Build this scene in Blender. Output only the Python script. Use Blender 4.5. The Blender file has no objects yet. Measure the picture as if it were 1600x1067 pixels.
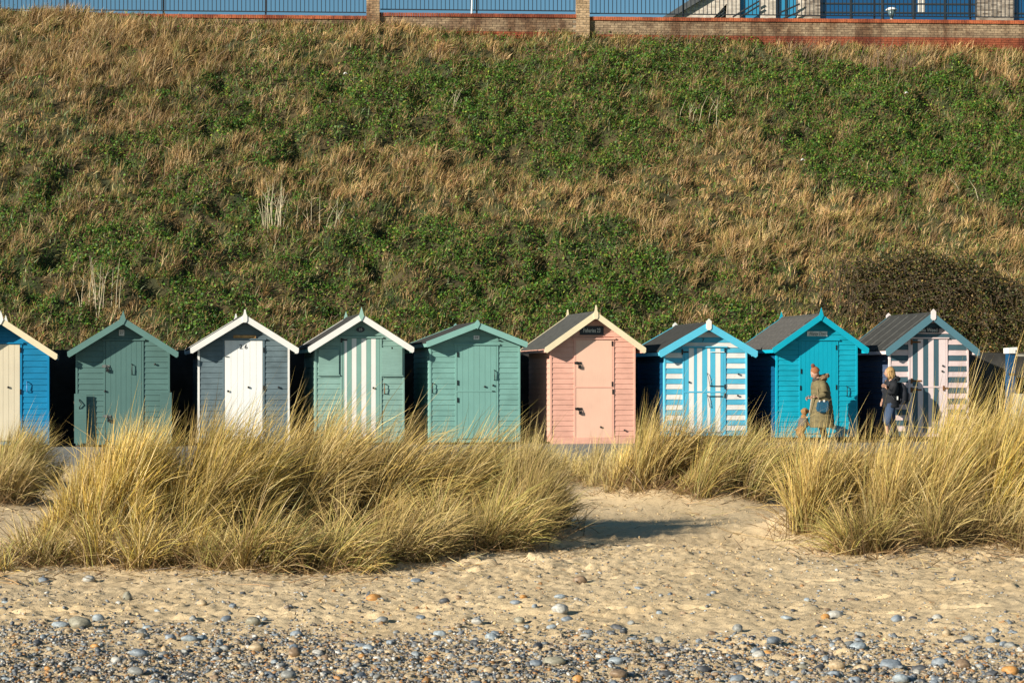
import bpy, bmesh, math, random
import numpy as np
from mathutils import Vector, Matrix

random.seed(7)
rng = np.random.default_rng(11)
SC = bpy.context.scene
COL = SC.collection

# ------------------------------------------------------------------ camera, light, exposure
F = 3150.0            # focal length in photo pixels
CZ = 1.55             # eye height over the beach
HZ = 600.0            # photo row of the horizon
cam_d = bpy.data.cameras.new('camera')
cam = bpy.data.objects.new('camera', cam_d)
COL.objects.link(cam)
cam.location = (0, 0, CZ)
cam.rotation_euler = (math.radians(90), 0, 0)
cam_d.sensor_width = 36.0
cam_d.lens = 36.0 * F / 1600.0
cam_d.shift_y = (HZ - 533.5) / 1600.0
cam_d.clip_end = 2000.0
SC.camera = cam

TH = math.radians(11.9)           # the row of huts recedes to the right by this angle
CT, ST = math.cos(TH), math.sin(TH)
LH = Vector((1.0, 0.54, -0.395))   # the way the sunlight travels, in the row's own axes
LW = Vector((LH.x * CT - LH.y * ST, LH.x * ST + LH.y * CT, LH.z)).normalized()
ELEV = math.asin(-LW.z)
sun_d = bpy.data.lights.new('sun', 'SUN')
sun_d.energy = 5.0
sun_d.angle = math.radians(0.5)
sun_d.color = (1.0, 0.92, 0.77)
sun = bpy.data.objects.new('sun', sun_d)
sun.rotation_euler = LW.to_track_quat('-Z', 'Y').to_euler()
sun.location = (-20, -20, 30)
COL.objects.link(sun)

world = bpy.data.worlds.new('World')
SC.world = world
world.use_nodes = True
wn = world.node_tree.nodes
wl = world.node_tree.links
bg = wn['Background']
sky = wn.new('ShaderNodeTexSky')
sky.sky_type = 'NISHITA'
sky.sun_disc = False
sky.sun_elevation = ELEV
sky.sun_rotation = math.atan2(-LW.x, -LW.y) % (2 * math.pi)
sky.air_density = 0.8
sky.dust_density = 0.0
sky.ozone_density = 2.2
sk = wn.new('ShaderNodeMix'); sk.data_type = 'RGBA'; sk.blend_type = 'MULTIPLY'; sk.inputs[0].default_value = 1.0
sk.inputs[7].default_value = (0.86, 1.14, 1.06, 1)
wl.new(sky.outputs[0], sk.inputs[6]); wl.new(sk.outputs[2], bg.inputs[0])
bg.inputs[1].default_value = 0.046

SC.view_settings.view_transform = 'Standard'
SC.view_settings.look = 'None'
SC.view_settings.gamma = 1.0
SC.view_settings.use_curve_mapping = False
SC.view_settings.exposure = 0.78
SC.cycles.max_bounces = 6
SC.cycles.diffuse_bounces = 3
SC.cycles.transparent_max_bounces = 6

# ------------------------------------------------------------------ helpers
def W(px, py, D):
    return Vector(((px - 800) / F * D, D, CZ + (HZ - py) / F * D))

def S(r, g, b):
    f = lambda c: (c / 255 / 12.92) if c / 255 <= 0.04045 else ((c / 255 + 0.055) / 1.055) ** 2.4
    return (f(r), f(g), f(b))

def H(s, d, z=0.0):
    """row axes (s along, d deep) -> world; the row passes (0, 45)"""
    return Vector((s * CT - d * ST, 45 + s * ST + d * CT, z))

def s_of(px, d=0.0):
    u = (px - 800) / F
    return ((45 + d * CT) * u + d * ST) / (CT - ST * u)

def vn(x, y, seed=0):
    xi = np.floor(x).astype(np.int64); yi = np.floor(y).astype(np.int64)
    xf = x - xi; yf = y - yi
    def h(a, b):
        n = (a * 374761393 + b * 668265263 + seed * 1274126177) & 0xffffffff
        n = ((n ^ (n >> 13)) * 1274126177) & 0xffffffff
        return ((n ^ (n >> 16)) & 0xffffff) / float(0xffffff)
    u = xf * xf * (3 - 2 * xf); v = yf * yf * (3 - 2 * yf)
    a = h(xi, yi); b = h(xi + 1, yi); c = h(xi, yi + 1); d = h(xi + 1, yi + 1)
    return (a * (1 - u) + b * u) * (1 - v) + (c * (1 - u) + d * u) * v

def fbm(x, y, o=4, seed=0):
    s = 0; a = 0.5; t = 0
    for k in range(o):
        s = s + a * vn(x, y, seed + k * 17); t += a
        x = x * 2.03 + 3.1; y = y * 2.03 + 7.7; a *= 0.5
    return s / t

def tag(o, label=None, cat=None, group=None, kind=None):
    if label: o['label'] = label
    if cat: o['category'] = cat
    if group: o['group'] = group
    if kind: o['kind'] = kind
    return o

def empty(name, loc=(0, 0, 0), rz=0.0):
    o = bpy.data.objects.new(name, None)
    o.empty_display_size = 0.2
    COL.objects.link(o)
    o.location = loc
    o.rotation_euler = (0, 0, rz)
    return o

def link(name, me, parent=None, loc=None):
    o = bpy.data.objects.new(name, me)
    COL.objects.link(o)
    if parent is not None: o.parent = parent
    if loc is not None: o.location = loc
    return o

class MB:
    def __init__(s): s.v = []; s.f = []
    def add(s, vs, fs):
        n = len(s.v); s.v.extend([tuple(v) for v in vs]); s.f.extend([tuple(i + n for i in f) for f in fs]); return s
    def box(s, x0, x1, y0, y1, z0, z1):
        return s.add([(x0, y0, z0), (x1, y0, z0), (x1, y1, z0), (x0, y1, z0), (x0, y0, z1), (x1, y0, z1), (x1, y1, z1), (x0, y1, z1)],
                     [(3, 2, 1, 0), (4, 5, 6, 7), (0, 1, 5, 4), (1, 2, 6, 5), (2, 3, 7, 6), (3, 0, 4, 7)])
    def prism(s, pts, y0, y1):
        """polygon in x, z (anticlockwise seen from the front) pushed from y0 to y1"""
        n = len(pts)
        vs = [(x, y0, z) for x, z in pts] + [(x, y1, z) for x, z in pts]
        fs = [tuple(range(n)), tuple(reversed(range(n, 2 * n)))]
        fs += [((i + 1) % n, i, n + i, n + (i + 1) % n) for i in range(n)]
        return s.add(vs, fs)
    def tube(s, pts, rad, seg=8, flat=1.0, caps=True, up=(0.01, 0.02, 1)):
        pts = [Vector(p) for p in pts]
        if not hasattr(rad, '__len__'): rad = [rad] * len(pts)
        vs = []
        for i, p in enumerate(pts):
            t = (pts[min(i + 1, len(pts) - 1)] - pts[max(i - 1, 0)]).normalized()
            a = t.cross(Vector(up))
            if a.length < 1e-4: a = t.cross(Vector((1, 0, 0)))
            a.normalize(); b = a.cross(t).normalized()
            ra, rb = rad[i] if hasattr(rad[i], '__len__') else (rad[i], rad[i] * flat)
            for k in range(seg):
                an = 2 * math.pi * k / seg
                vs.append(p + a * (math.cos(an) * ra) + b * (math.sin(an) * rb))
        fs = []
        for i in range(len(pts) - 1):
            for k in range(seg):
                k2 = (k + 1) % seg
                fs.append((i * seg + k, (i + 1) * seg + k, (i + 1) * seg + k2, i * seg + k2))
        if caps:
            fs.append(tuple(range(seg))); fs.append(tuple(reversed(range((len(pts) - 1) * seg, len(pts) * seg))))
        return s.add(vs, fs)
    def rings(s, rg, seg=16):
        """rg: (x, y, z, rx, ry) bottom to top"""
        vs = []
        for (x, y, z, rx, ry) in rg:
            for k in range(seg):
                a = 2 * math.pi * k / seg
                vs.append((x + rx * math.cos(a), y + ry * math.sin(a), z))
        fs = []
        for i in range(len(rg) - 1):
            for k in range(seg):
                k2 = (k + 1) % seg
                fs.append((i * seg + k, i * seg + k2, (i + 1) * seg + k2, (i + 1) * seg + k))
        fs.append(tuple(reversed(range(seg)))); fs.append(tuple(range((len(rg) - 1) * seg, len(rg) * seg)))
        return s.add(vs, fs)
    def ball(s, c, r, nu=12, nv=8, fn=None):
        if not hasattr(r, '__len__'): r = (r, r, r)
        vs = []
        for j in range(1, nv):
            p = math.pi * j / nv - math.pi / 2
            for i in range(nu):
                a = 2 * math.pi * i / nu
                vs.append(Vector((math.cos(p) * math.cos(a), math.cos(p) * math.sin(a), math.sin(p))))
        vs += [Vector((0, 0, -1)), Vector((0, 0, 1))]
        B, T = len(vs) - 2, len(vs) - 1
        out = []
        for v in vs:
            k = fn(v) if fn else 1.0
            out.append((c[0] + v.x * r[0] * k, c[1] + v.y * r[1] * k, c[2] + v.z * r[2] * k))
        fs = []
        for j in range(nv - 2):
            for i in range(nu):
                i2 = (i + 1) % nu
                fs.append((j * nu + i, j * nu + i2, (j + 1) * nu + i2, (j + 1) * nu + i))
        for i in range(nu):
            i2 = (i + 1) % nu
            fs.append((B, i2, i)); fs.append((T, (nv - 2) * nu + i, (nv - 2) * nu + i2))
        return s.add(out, fs)
    def mesh(s, name, mat, smooth=False):
        me = bpy.data.meshes.new(name)
        me.from_pydata(s.v, [], s.f)
        if mat: me.materials.append(mat)
        if smooth: me.polygons.foreach_set('use_smooth', [True] * len(me.polygons))
        me.update()
        return me
    def build(s, name, mat, parent=None, loc=None, smooth=False):
        return link(name, s.mesh(name, mat, smooth), parent, loc)

def np_mesh(name, V, loops, starts, totals, mat, colr=None, smooth=False):
    me = bpy.data.meshes.new(name)
    me.vertices.add(len(V)); me.vertices.foreach_set('co', np.ascontiguousarray(V, dtype=np.float32).ravel())
    me.loops.add(len(loops)); me.loops.foreach_set('vertex_index', np.ascontiguousarray(loops, dtype=np.int32))
    me.polygons.add(len(starts))
    me.polygons.foreach_set('loop_start', np.ascontiguousarray(starts, dtype=np.int32))
    if smooth: me.polygons.foreach_set('use_smooth', np.ones(len(starts), dtype=bool))
    if colr is not None:
        a = me.color_attributes.new('tint', 'FLOAT_COLOR', 'POINT')
        c = np.ones((len(V), 4), dtype=np.float32); c[:, :3] = colr
        a.data.foreach_set('color', c.ravel())
    if mat: me.materials.append(mat)
    me.update(calc_edges=True)
    me.validate()
    return me

def blades(name, P, az, t0, t1, L, w, colr, mat, segs=4, tipc=None):
    n = len(P)
    dirv = np.stack([np.cos(az), np.sin(az), np.zeros(n)], 1)
    side = np.stack([-np.sin(az), np.cos(az), np.zeros(n)], 1)
    ph = rng.uniform(0, 2 * np.pi, n)
    rows = []
    p = P.copy()
    for k in range(segs + 1):
        th = t0 + (t1 - t0) * (k / segs)
        tang = dirv * np.sin(th)[:, None]; tang[:, 2] += np.cos(th)
        nor = dirv * np.cos(th)[:, None]; nor[:, 2] -= np.sin(th)
        wv = side * np.cos(ph)[:, None] + nor * np.sin(ph)[:, None]
        ww = w * (1 - 0.75 * (k / segs) ** 1.5) * 0.5
        if k < segs:
            rows.append(p - wv * ww[:, None]); rows.append(p + wv * ww[:, None])
        else:
            rows.append(p)
        p = p + tang * (L / segs)[:, None]
    m = 2 * segs + 1
    V = np.stack(rows, 1).reshape(-1, 3)
    base = np.arange(n) * m
    lp = []
    for k in range(segs - 1):
        lp.append(np.stack([base + 2 * k, base + 2 * k + 1, base + 2 * k + 3, base + 2 * k + 2], 1))
    k = segs - 1
    tri = np.stack([base + 2 * k, base + 2 * k + 1, base + 2 * k + 2], 1)
    loops = np.concatenate([np.concatenate(lp, 1), tri], 1).ravel() if lp else tri.ravel()
    per = np.array([4] * (segs - 1) + [3])
    st = np.concatenate([[0], np.cumsum(per)[:-1]])
    starts = (np.arange(n)[:, None] * per.sum() + st[None, :]).ravel()
    c = np.repeat(colr, m, 0)
    if tipc is not None:
        kk = np.tile(np.array([i for k in range(segs) for i in (k, k)] + [segs]) / segs, n)[:, None]
        tp = np.repeat(tipc, m, 0)
        c = c * (1 - kk) + tp * kk
    return np_mesh(name, V, loops, starts, None, mat, c)

def quads(name, C, U, Vv, colr, mat, bend=0.0):
    """leaf quads: centre, two half axes (diamond shaped leaf folded a little along its rib)"""
    n = len(C)
    nor = np.cross(U, Vv); nor /= np.linalg.norm(nor, axis=1)[:, None] + 1e-9
    lift = nor * (np.linalg.norm(Vv, axis=1) * bend)[:, None]
    pts = np.stack([C - U, C + Vv + lift, C + U, C - Vv + lift], 1).reshape(-1, 3)
    b = np.arange(n) * 4
    loops = np.stack([b, b + 1, b + 2, b, b + 2, b + 3], 1).ravel()
    starts = np.arange(2 * n) * 3
    return np_mesh(name, pts, loops, starts, None, mat, np.repeat(colr, 4, 0))

# ------------------------------------------------------------------ materials
def new_mat(name):
    m = bpy.data.materials.new(name); m.use_nodes = True
    nt = m.node_tree
    return m, nt.nodes, nt.links, nt.nodes['Principled BSDF']

def noise(n, l, scale, detail=4, vec=None, rough=0.55, stretch=None):
    t = n.new('ShaderNodeTexNoise'); t.inputs['Scale'].default_value = scale
    t.inputs['Detail'].default_value = detail; t.inputs['Roughness'].default_value = rough
    tc = n.new('ShaderNodeTexCoord')
    src = tc.outputs['Object']
    if vec == 'world':
        g = n.new('ShaderNodeNewGeometry'); src = g.outputs['Position']
    if stretch:
        mp = n.new('ShaderNodeMapping'); mp.inputs['Scale'].default_value = stretch
        l.new(src, mp.inputs['Vector']); src = mp.outputs['Vector']
    l.new(src, t.inputs['Vector'])
    return t.outputs['Fac']

def ramp(n, l, fac, stops):
    r = n.new('ShaderNodeValToRGB')
    e = r.color_ramp.elements
    while len(e) < len(stops): e.new(0.5)
    for k, (p, c) in enumerate(stops):
        e[k].position = p; e[k].color = (*c, 1) if len(c) == 3 else c
    l.new(fac, r.inputs['Fac'])
    return r.outputs['Color']

def mix(n, l, a, b, fac, mode='MIX'):
    m = n.new('ShaderNodeMix'); m.data_type = 'RGBA'; m.blend_type = mode
    for sock, v in ((m.inputs[6], a), (m.inputs[7], b)):
        if isinstance(v, tuple): sock.default_value = (*v[:3], 1)
        else: l.new(v, sock)
    if isinstance(fac, (int, float)): m.inputs[0].default_value = fac
    else: l.new(fac, m.inputs[0])
    return m.outputs[2]

def bump(n, l, b, h, strength=0.3, dist=0.01):
    bp = n.new('ShaderNodeBump'); bp.inputs['Strength'].default_value = strength
    bp.inputs['Distance'].default_value = dist
    l.new(h, bp.inputs['Height']); l.new(bp.outputs['Normal'], b.inputs['Normal'])

_mc = {}
def paint(c, wear=0.35, rough=0.55, vert=False):
    """weathered outdoor paint on timber: mottled, streaked, scuffed through here and there"""
    key = ('paint', c, wear, rough, vert)
    if key in _mc: return _mc[key]
    m, n, l, b = new_mat('paint')
    big = noise(n, l, 2.3, 5, 'world')
    st = noise(n, l, 9.0, 5, 'world', 0.6, (7, 7, 0.5) if vert else (0.5, 0.5, 7))
    dk = tuple(x * (1 - 0.42 * wear) for x in c)
    lt = tuple(min(0.9, x * (1 + 0.10 * wear) + 0.03 * wear) for x in c)
    base = mix(n, l, ramp(n, l, big, [(0.32, dk), (0.62, c), (0.8, lt)]), ramp(n, l, st, [(0.35, dk), (0.65, lt)]), 0.35)
    # worn through to grey timber / dirt specks
    sp = noise(n, l, 38.0, 6, 'world', 0.7, (3, 3, 0.8) if vert else (0.8, 0.8, 3))
    spm = ramp(n, l, sp, [(0.70 - 0.05 * wear, (0, 0, 0)), (0.78, (1, 1, 1))])
    worn = mix(n, l, base, (0.20, 0.18, 0.15), 0.0)
    mm = n.new('ShaderNodeMath'); mm.operation = 'MULTIPLY'; mm.inputs[1].default_value = 0.8 * wear
    l.new(spm, mm.inputs[0])
    fin = mix(n, l, base, (0.17, 0.15, 0.125), mm.outputs[0])
    l.new(fin, b.inputs['Base Color'])
    b.inputs['Roughness'].default_value = rough
    b.inputs['Specular IOR Level'].default_value = 0.3
    bump(n, l, b, st, 0.25, 0.004)
    _mc[key] = m
    return m

def plain(c, rough=0.6, metal=0.0, var=0.2, scale=12.0, bumpd=0.003, name='plain', spec=0.4):
    key = (name, c, rough, metal, var, scale)
    if key in _mc: return _mc[key]
    m, n, l, b = new_mat(name)
    f = noise(n, l, scale, 5, 'world')
    l.new(ramp(n, l, f, [(0.3, tuple(x * (1 - var) for x in c)), (0.7, tuple(min(1, x * (1 + var * 0.6)) for x in c))]), b.inputs['Base Color'])
    b.inputs['Roughness'].default_value = rough; b.inputs['Metallic'].default_value = metal
    b.inputs['Specular IOR Level'].default_value = spec
    bump(n, l, b, f, 0.3, bumpd)
    _mc[key] = m
    return m

def tint_mat(name, rough=0.6, trans=0.25, spec=0.3):
    m, n, l, b = new_mat(name)
    a = n.new('ShaderNodeAttribute'); a.attribute_name = 'tint'
    l.new(a.outputs['Color'], b.inputs['Base Color'])
    b.inputs['Roughness'].default_value = rough
    b.inputs['Specular IOR Level'].default_value = spec
    if trans > 0:
        t = n.new('ShaderNodeBsdfTranslucent'); l.new(a.outputs['Color'], t.inputs['Color'])
        mx = n.new('ShaderNodeMixShader'); mx.inputs[0].default_value = trans
        l.new(b.outputs[0], mx.inputs[1]); l.new(t.outputs[0], mx.inputs[2])
        l.new(mx.outputs[0], n['Material Output'].inputs['Surface'])
    return m

M_grass = tint_mat('grass_blade', 0.5, 0.22, 0.35)
M_leaf = tint_mat('leaf', 0.55, 0.2, 0.3)
def stone_mat():
    m, n, l, b = new_mat('stone')
    a = n.new('ShaderNodeAttribute'); a.attribute_name = 'tint'
    f = noise(n, l, 70, 5, 'world')
    c = mix(n, l, a.outputs['Color'], ramp(n, l, f, [(0.3, (0.55, 0.55, 0.55)), (0.7, (1.2, 1.2, 1.2))]), 1.0, 'MULTIPLY')
    l.new(c, b.inputs['Base Color']); b.inputs['Roughness'].default_value = 0.55
    bump(n, l, b, f, 0.25, 0.004)
    return m
M_stone = stone_mat()

def sand_mat():
    m, n, l, b = new_mat('sand')
    f1 = noise(n, l, 0.9, 5, 'world'); f2 = noise(n, l, 26, 7, 'world', 0.75); f3 = noise(n, l, 190, 3, 'world', 0.7)
    c1 = ramp(n, l, f1, [(0.3, (0.68, 0.515, 0.31)), (0.7, (0.77, 0.605, 0.385))])
    c2 = ramp(n, l, f2, [(0.28, (0.62, 0.58, 0.52)), (0.5, (1, 1, 1)), (0.75, (1.08, 1.06, 1.02))])
    c3 = ramp(n, l, f3, [(0.3, (0.6, 0.56, 0.52)), (0.48, (1, 1, 1)), (0.8, (1.1, 1.1, 1.1))])
    l.new(mix(n, l, mix(n, l, c1, c2, 1.0, 'MULTIPLY'), c3, 1.0, 'MULTIPLY'), b.inputs['Base Color'])
    b.inputs['Roughness'].default_value = 0.9; b.inputs['Specular IOR Level'].default_value = 0.15
    ad = n.new('ShaderNodeMath'); ad.operation = 'ADD'; l.new(f2, ad.inputs[0]); l.new(f3, ad.inputs[1])
    bump(n, l, b, ad.outputs[0], 0.7, 0.012)
    return m
M_sand = sand_mat()

def soil_mat():
    m, n, l, b = new_mat('bank_soil')
    f1 = noise(n, l, 0.8, 5, 'world'); f2 = noise(n, l, 7, 6, 'world', 0.7)
    c1 = ramp(n, l, f1, [(0.35, (0.03, 0.045, 0.01)), (0.6, (0.085, 0.062, 0.024))])
    l.new(mix(n, l, c1, ramp(n, l, f2, [(0.3, (0.4, 0.4, 0.4)), (0.7, (1.3, 1.3, 1.3))]), 1.0, 'MULTIPLY'), b.inputs['Base Color'])
    b.inputs['Roughness'].default_value = 0.95
    bump(n, l, b, f2, 0.8, 0.05)
    return m
M_soil = soil_mat()
M_prom = plain((0.20, 0.20, 0.195), 0.9, 0, 0.3, 6.0, 0.004, 'asphalt')
M_conc = plain((0.36, 0.33, 0.27), 0.9, 0, 0.35, 5.0, 0.006, 'concrete')
M_conc_shade = plain((0.045, 0.043, 0.04), 0.95, 0, 0.5, 3.0, 0.006, 'shade_concrete')  # concrete colour darkened to stand for the shade behind the huts
M_felt = plain((0.032, 0.033, 0.032), 0.9, 0, 0.35, 9.0, 0.003, 'roof_felt')
M_felt2 = plain((0.06, 0.061, 0.058), 0.9, 0, 0.35, 9.0, 0.003, 'roof_felt')
M_slate = plain((0.085, 0.081, 0.077), 0.85, 0, 0.3, 14.0, 0.003, 'roof_shingle')
M_black = plain((0.012, 0.012, 0.013), 0.45, 0.0, 0.3, 30.0, 0.001, 'black_iron')
M_rust = plain((0.20, 0.075, 0.02), 0.85, 0.0, 0.5, 60.0, 0.002, 'rust')
M_steel = plain((0.35, 0.34, 0.32), 0.4, 0.8, 0.3, 40.0, 0.001, 'steel')
M_timber = plain((0.16, 0.12, 0.085), 0.9, 0, 0.4, 12.0, 0.003, 'raw_timber')
M_rail = plain((0.010, 0.014, 0.022), 0.5, 0.0, 0.2, 20.0, 0.001, 'black_railing')

# ------------------------------------------------------------------ terrain
def px_of(X, Y): return X / Y * F + 800

PROM_D0, PROM_D1 = -9.6, 3.2
PZ = 0.21
MOUNDS = []      # (x, y, rx, ry, amp) low dunes under the marram, filled below
TUSS = [  # px centre, D, half width px, depth, blades, length, lean azimuth bias, lean amount, bend, palette mix, mound
    dict(px=175, D=18.7, hw=88, dy=0.75, n=5200, L=(0.65, 1.08), lean=0.26, bend=0.38, wind=0.55, pal='gold', top=655, label='tall golden marram at the left end of the big clump, before the dark green hut'),
    dict(px=318, D=19.2, hw=95, dy=0.8, n=5200, L=(0.75, 1.18), lean=0.30, bend=0.50, wind=0.8, pal='gold', top=640, label='bushy straw-coloured marram tussock before the grey hut with the white door'),
    dict(px=462, D=19.8, hw=95, dy=0.8, n=4800, L=(0.80, 1.25), lean=0.42, bend=0.62, wind=0.9, pal='straw', top=630, label='pale windswept marram tussock before the gap left of the mint striped door'),
    dict(px=605, D=20.0, hw=88, dy=0.8, n=4600, L=(0.75, 1.18), lean=0.46, bend=0.72, wind=0.95, pal='straw', top=648, label='combed-over marram tussock before the mint hut with the striped door'),
    dict(px=725, D=20.2, hw=70, dy=0.7, n=3600, L=(0.70, 1.05), lean=0.52, bend=0.78, wind=0.95, pal='mixed', top=665, label='arching brown and green marram tussock before the teal hut with the low roof'),
    dict(px=818, D=19.8, hw=62, dy=0.7, n=3600, L=(0.55, 0.95), lean=0.20, bend=0.55, wind=0.5, pal='dark', top=690, label='dark upright marram tussock at the right end of the big left clump'),
    dict(px=55, D=17.0, hw=80, dy=0.35, n=900, L=(0.30, 0.60), lean=0.75, bend=0.75, wind=0.2, pal='mixed', top=0, label='small sprawling tuft of marram at the left edge of the sand'),
    dict(px=245, D=17.4, hw=110, dy=0.45, n=1500, L=(0.40, 0.75), lean=0.55, bend=0.85, wind=0.3, pal='gold', top=0, label='low arching marram fringe at the foot of the golden tussock on the left'),
    dict(px=430, D=17.1, hw=120, dy=0.45, n=2400, L=(0.45, 0.85), lean=0.60, bend=0.95, wind=0.55, pal='mixed', top=0, label='low yellow-green marram spilling onto the sand below the windswept tussock'),
    dict(px=600, D=17.9, hw=110, dy=0.5, n=2300, L=(0.45, 0.90), lean=0.60, bend=0.95, wind=0.5, pal='dark', top=0, label='tangled dark marram with curving loose blades, low in the big left clump'),
    dict(px=745, D=18.5, hw=90, dy=0.5, n=2000, L=(0.45, 0.85), lean=0.50, bend=0.85, wind=0.45, pal='mixed', top=0, label='low marram with one bright yellow blade beside the bare sand'),
    dict(px=22, D=27.5, hw=62, dy=0.8, n=2600, L=(0.60, 0.95), lean=0.25, bend=0.45, wind=0.7, pal='mixed', top=690, label='marram tussock before the blue hut with the cream door'),
    dict(px=-8, D=24.6, hw=48, dy=0.6, n=2000, L=(0.50, 0.85), lean=0.3, bend=0.55, wind=0.6, pal='dark', top=735, label='dark marram tussock added to cast shade, cut off by the left edge, before the blue hut'),  # added tussock, put here to throw its shade right across the sand
    dict(px=870, D=30.0, hw=65, dy=0.8, n=1500, L=(0.40, 0.72), lean=0.25, bend=0.45, wind=0.5, pal='pale', top=0, label='thin pale marram before the left half of the pink hut'),
    dict(px=950, D=29.0, hw=62, dy=0.8, n=1900, L=(0.45, 0.80), lean=0.25, bend=0.45, wind=0.5, pal='pale', top=0, label='short yellow marram before the right half of the pink hut'),
    dict(px=1025, D=25.5, hw=66, dy=0.8, n=3400, L=(0.75, 1.12), lean=0.22, bend=0.42, wind=0.8, pal='straw', top=640, label='upright straw marram tussock between the pink and the blue striped huts'),
    dict(px=1122, D=25.0, hw=68, dy=0.8, n=3600, L=(0.70, 1.08), lean=0.38, bend=0.72, wind=0.85, pal='mixed', top=655, label='drooping marram tussock with a dark hollow before the blue striped hut'),
    dict(px=1208, D=26.5, hw=62, dy=0.8, n=2400, L=(0.58, 0.92), lean=0.30, bend=0.5, wind=0.6, pal='straw', top=672, label='short marram before the turquoise hut, left of the dog'),
    dict(px=1290, D=19.6, hw=80, dy=0.75, n=3000, L=(0.55, 1.05), lean=0.30, bend=0.5, wind=0.4, pal='straw', top=656, label='spreading straw marram tussock in front of the woman in the long coat'),
    dict(px=1400, D=19.4, hw=75, dy=0.75, n=2700, L=(0.58, 1.12), lean=0.30, bend=0.48, wind=0.6, pal='straw', top=648, label='golden marram tussock in front of the walker with the backpack'),
    dict(px=1490, D=19.8, hw=75, dy=0.8, n=4200, L=(0.85, 1.45), lean=0.30, bend=0.42, wind=0.85, pal='gold', top=600, label='tall golden marram tussock before the pink and grey striped hut'),
    dict(px=1585, D=20.0, hw=70, dy=0.8, n=3800, L=(0.85, 1.5), lean=0.34, bend=0.45, wind=0.85, pal='straw', top=585, label='tall marram tussock at the right edge, below the blue post'),
    dict(px=1375, D=18.1, hw=60, dy=0.35, n=1400, L=(0.35, 0.70), lean=0.60, bend=0.8, wind=0.1, pal='mixed', top=0, label='small splayed marram tuft standing lowest on the sand at the right'),
    dict(px=1530, D=18.6, hw=100, dy=0.5, n=2200, L=(0.45, 0.85), lean=0.70, bend=0.85, wind=0.4, pal='dark', top=0, label='low tangled brown marram sprawling over the sand at the right edge'),
    dict(px=1330, D=33.5, hw=90, dy=0.6, n=1100, L=(0.32, 0.60), lean=0.25, bend=0.5, wind=0.7, pal='straw', top=0, label='line of short marram along the path edge by the dog'),
]
for t in TUSS:
    cx = (t['px'] - 800) / F * t['D']
    t['cx'] = cx; t['rx'] = t['hw'] / F * t['D']
    amp = 0.10 if t['top'] == 0 else max(0.12, CZ + (HZ - t['top']) / F * t['D'] - (t['L'][1] * 0.80))
    t['amp'] = amp
    if t['top']:
        MOUNDS.append((cx, t['D'] + 0.3, t['rx'] * 1.1, t['dy'] * 1.35, amp))

PR = np.random.default_rng(5)
PRINTS = []
for _k in range(34):                      # trails of footprints
    _x, _y = PR.uniform(-5, 5), PR.uniform(13.6, 22); _a = PR.choice([0.0, math.pi]) + PR.normal(0, .35)
    for _j in range(PR.integers(5, 12)):
        _o = .10 * (-1) ** _j
        PRINTS.append((_x - math.sin(_a) * _o, _y + math.cos(_a) * _o, _a + PR.normal(0, .15), PR.uniform(.75, 1.1)))
        _x += math.cos(_a) * .62; _y += math.sin(_a) * .62; _a += PR.normal(0, .06)
PRINTS = np.array([p for p in PRINTS if abs(p[0]) < 6 and 13.2 < p[1] < 26])
def prints_z(X, Y):
    z = np.zeros(X.shape)
    f = z.ravel(); xr = X.ravel(); yr = Y.ravel()
    order = np.argsort(yr, kind='stable'); ysrt = yr[order]
    for (px, py, a, k) in PRINTS:
        i0, i1 = np.searchsorted(ysrt, (py - .35, py + .35))
        idx = order[i0:i1]
        idx = idx[np.abs(xr[idx] - px) < .35]
        if not len(idx): continue
        dx = xr[idx] - px; dy = yr[idx] - py
        u = (dx * math.cos(a) + dy * math.sin(a)) / (.15 * k); v = (-dx * math.sin(a) + dy * math.cos(a)) / (.065 * k)
        q = u * u + v * v
        f[idx] += -.030 * k * np.exp(-q * q * .5) + .017 * np.exp(-(np.sqrt(q) - 1.45) ** 2 * 6)
    return z

def sand_z(X, Y):
    X = np.atleast_1d(np.asarray(X, float)); Y = np.atleast_1d(np.asarray(Y, float))
    base = np.interp(Y, [-40, 9, 16, 24, 30, 36, 60], [-1.2, -0.03, 0.0, 0.06, 0.16, 0.20, 0.20])
    z = base + 0
    mz = 0
    for (mx, my, rx, ry, a) in MOUNDS:
        mz = np.maximum(mz, a * np.exp(-(((X - mx) / rx) ** 2 + ((Y - my) / ry) ** 2)))
    z = z + mz
    near = np.clip((26 - Y) / 6, 0, 1)
    z = z + (fbm(X * 0.9, Y * 0.7, 3, 3) - 0.5) * 0.10 * np.clip((34 - Y) / 6, 0, 1)
    lump = fbm(X * 6, Y * 5, 4, 9)
    z = z + np.clip(lump - 0.52, 0, 1) * 0.17 * near * np.clip((fbm(X * .7, Y * .6, 2, 13) - .45) * 3, 0, 1) * np.clip((Y - 9) / 3, 0, 1)
    z = z + (np.clip(fbm(X * 20, Y * 16, 3, 21), .42, 1) - 0.5) * 0.06 * near * (0.35 + fbm(X * 1.3, Y * 1.1, 2, 23))
    z = z + prints_z(X, Y) * near
    rg = 1 - np.abs(fbm(X * 8, Y * 7, 3, 25) - .5) * 4
    z = z + np.clip(rg - .45, 0, 1) * .022 * near * np.clip((fbm(X * .9, Y * 1.1, 2, 27) - .34) * 4, 0, 1)
    return z

def grid_mesh(name, XS, YS, zf, mat, smooth=True):
    nx, ny = XS.shape[1], XS.shape[0]
    Z = zf(XS, YS)
    V = np.stack([XS, YS, Z], 2).reshape(-1, 3)
    i = np.arange(ny - 1)[:, None] * nx + np.arange(nx - 1)[None, :]
    q = np.stack([i, i + 1, i + 1 + nx, i + nx], 2).reshape(-1, 4)
    return np_mesh(name, V, q.ravel(), np.arange(len(q)) * 4, None, mat, None, smooth)

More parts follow.
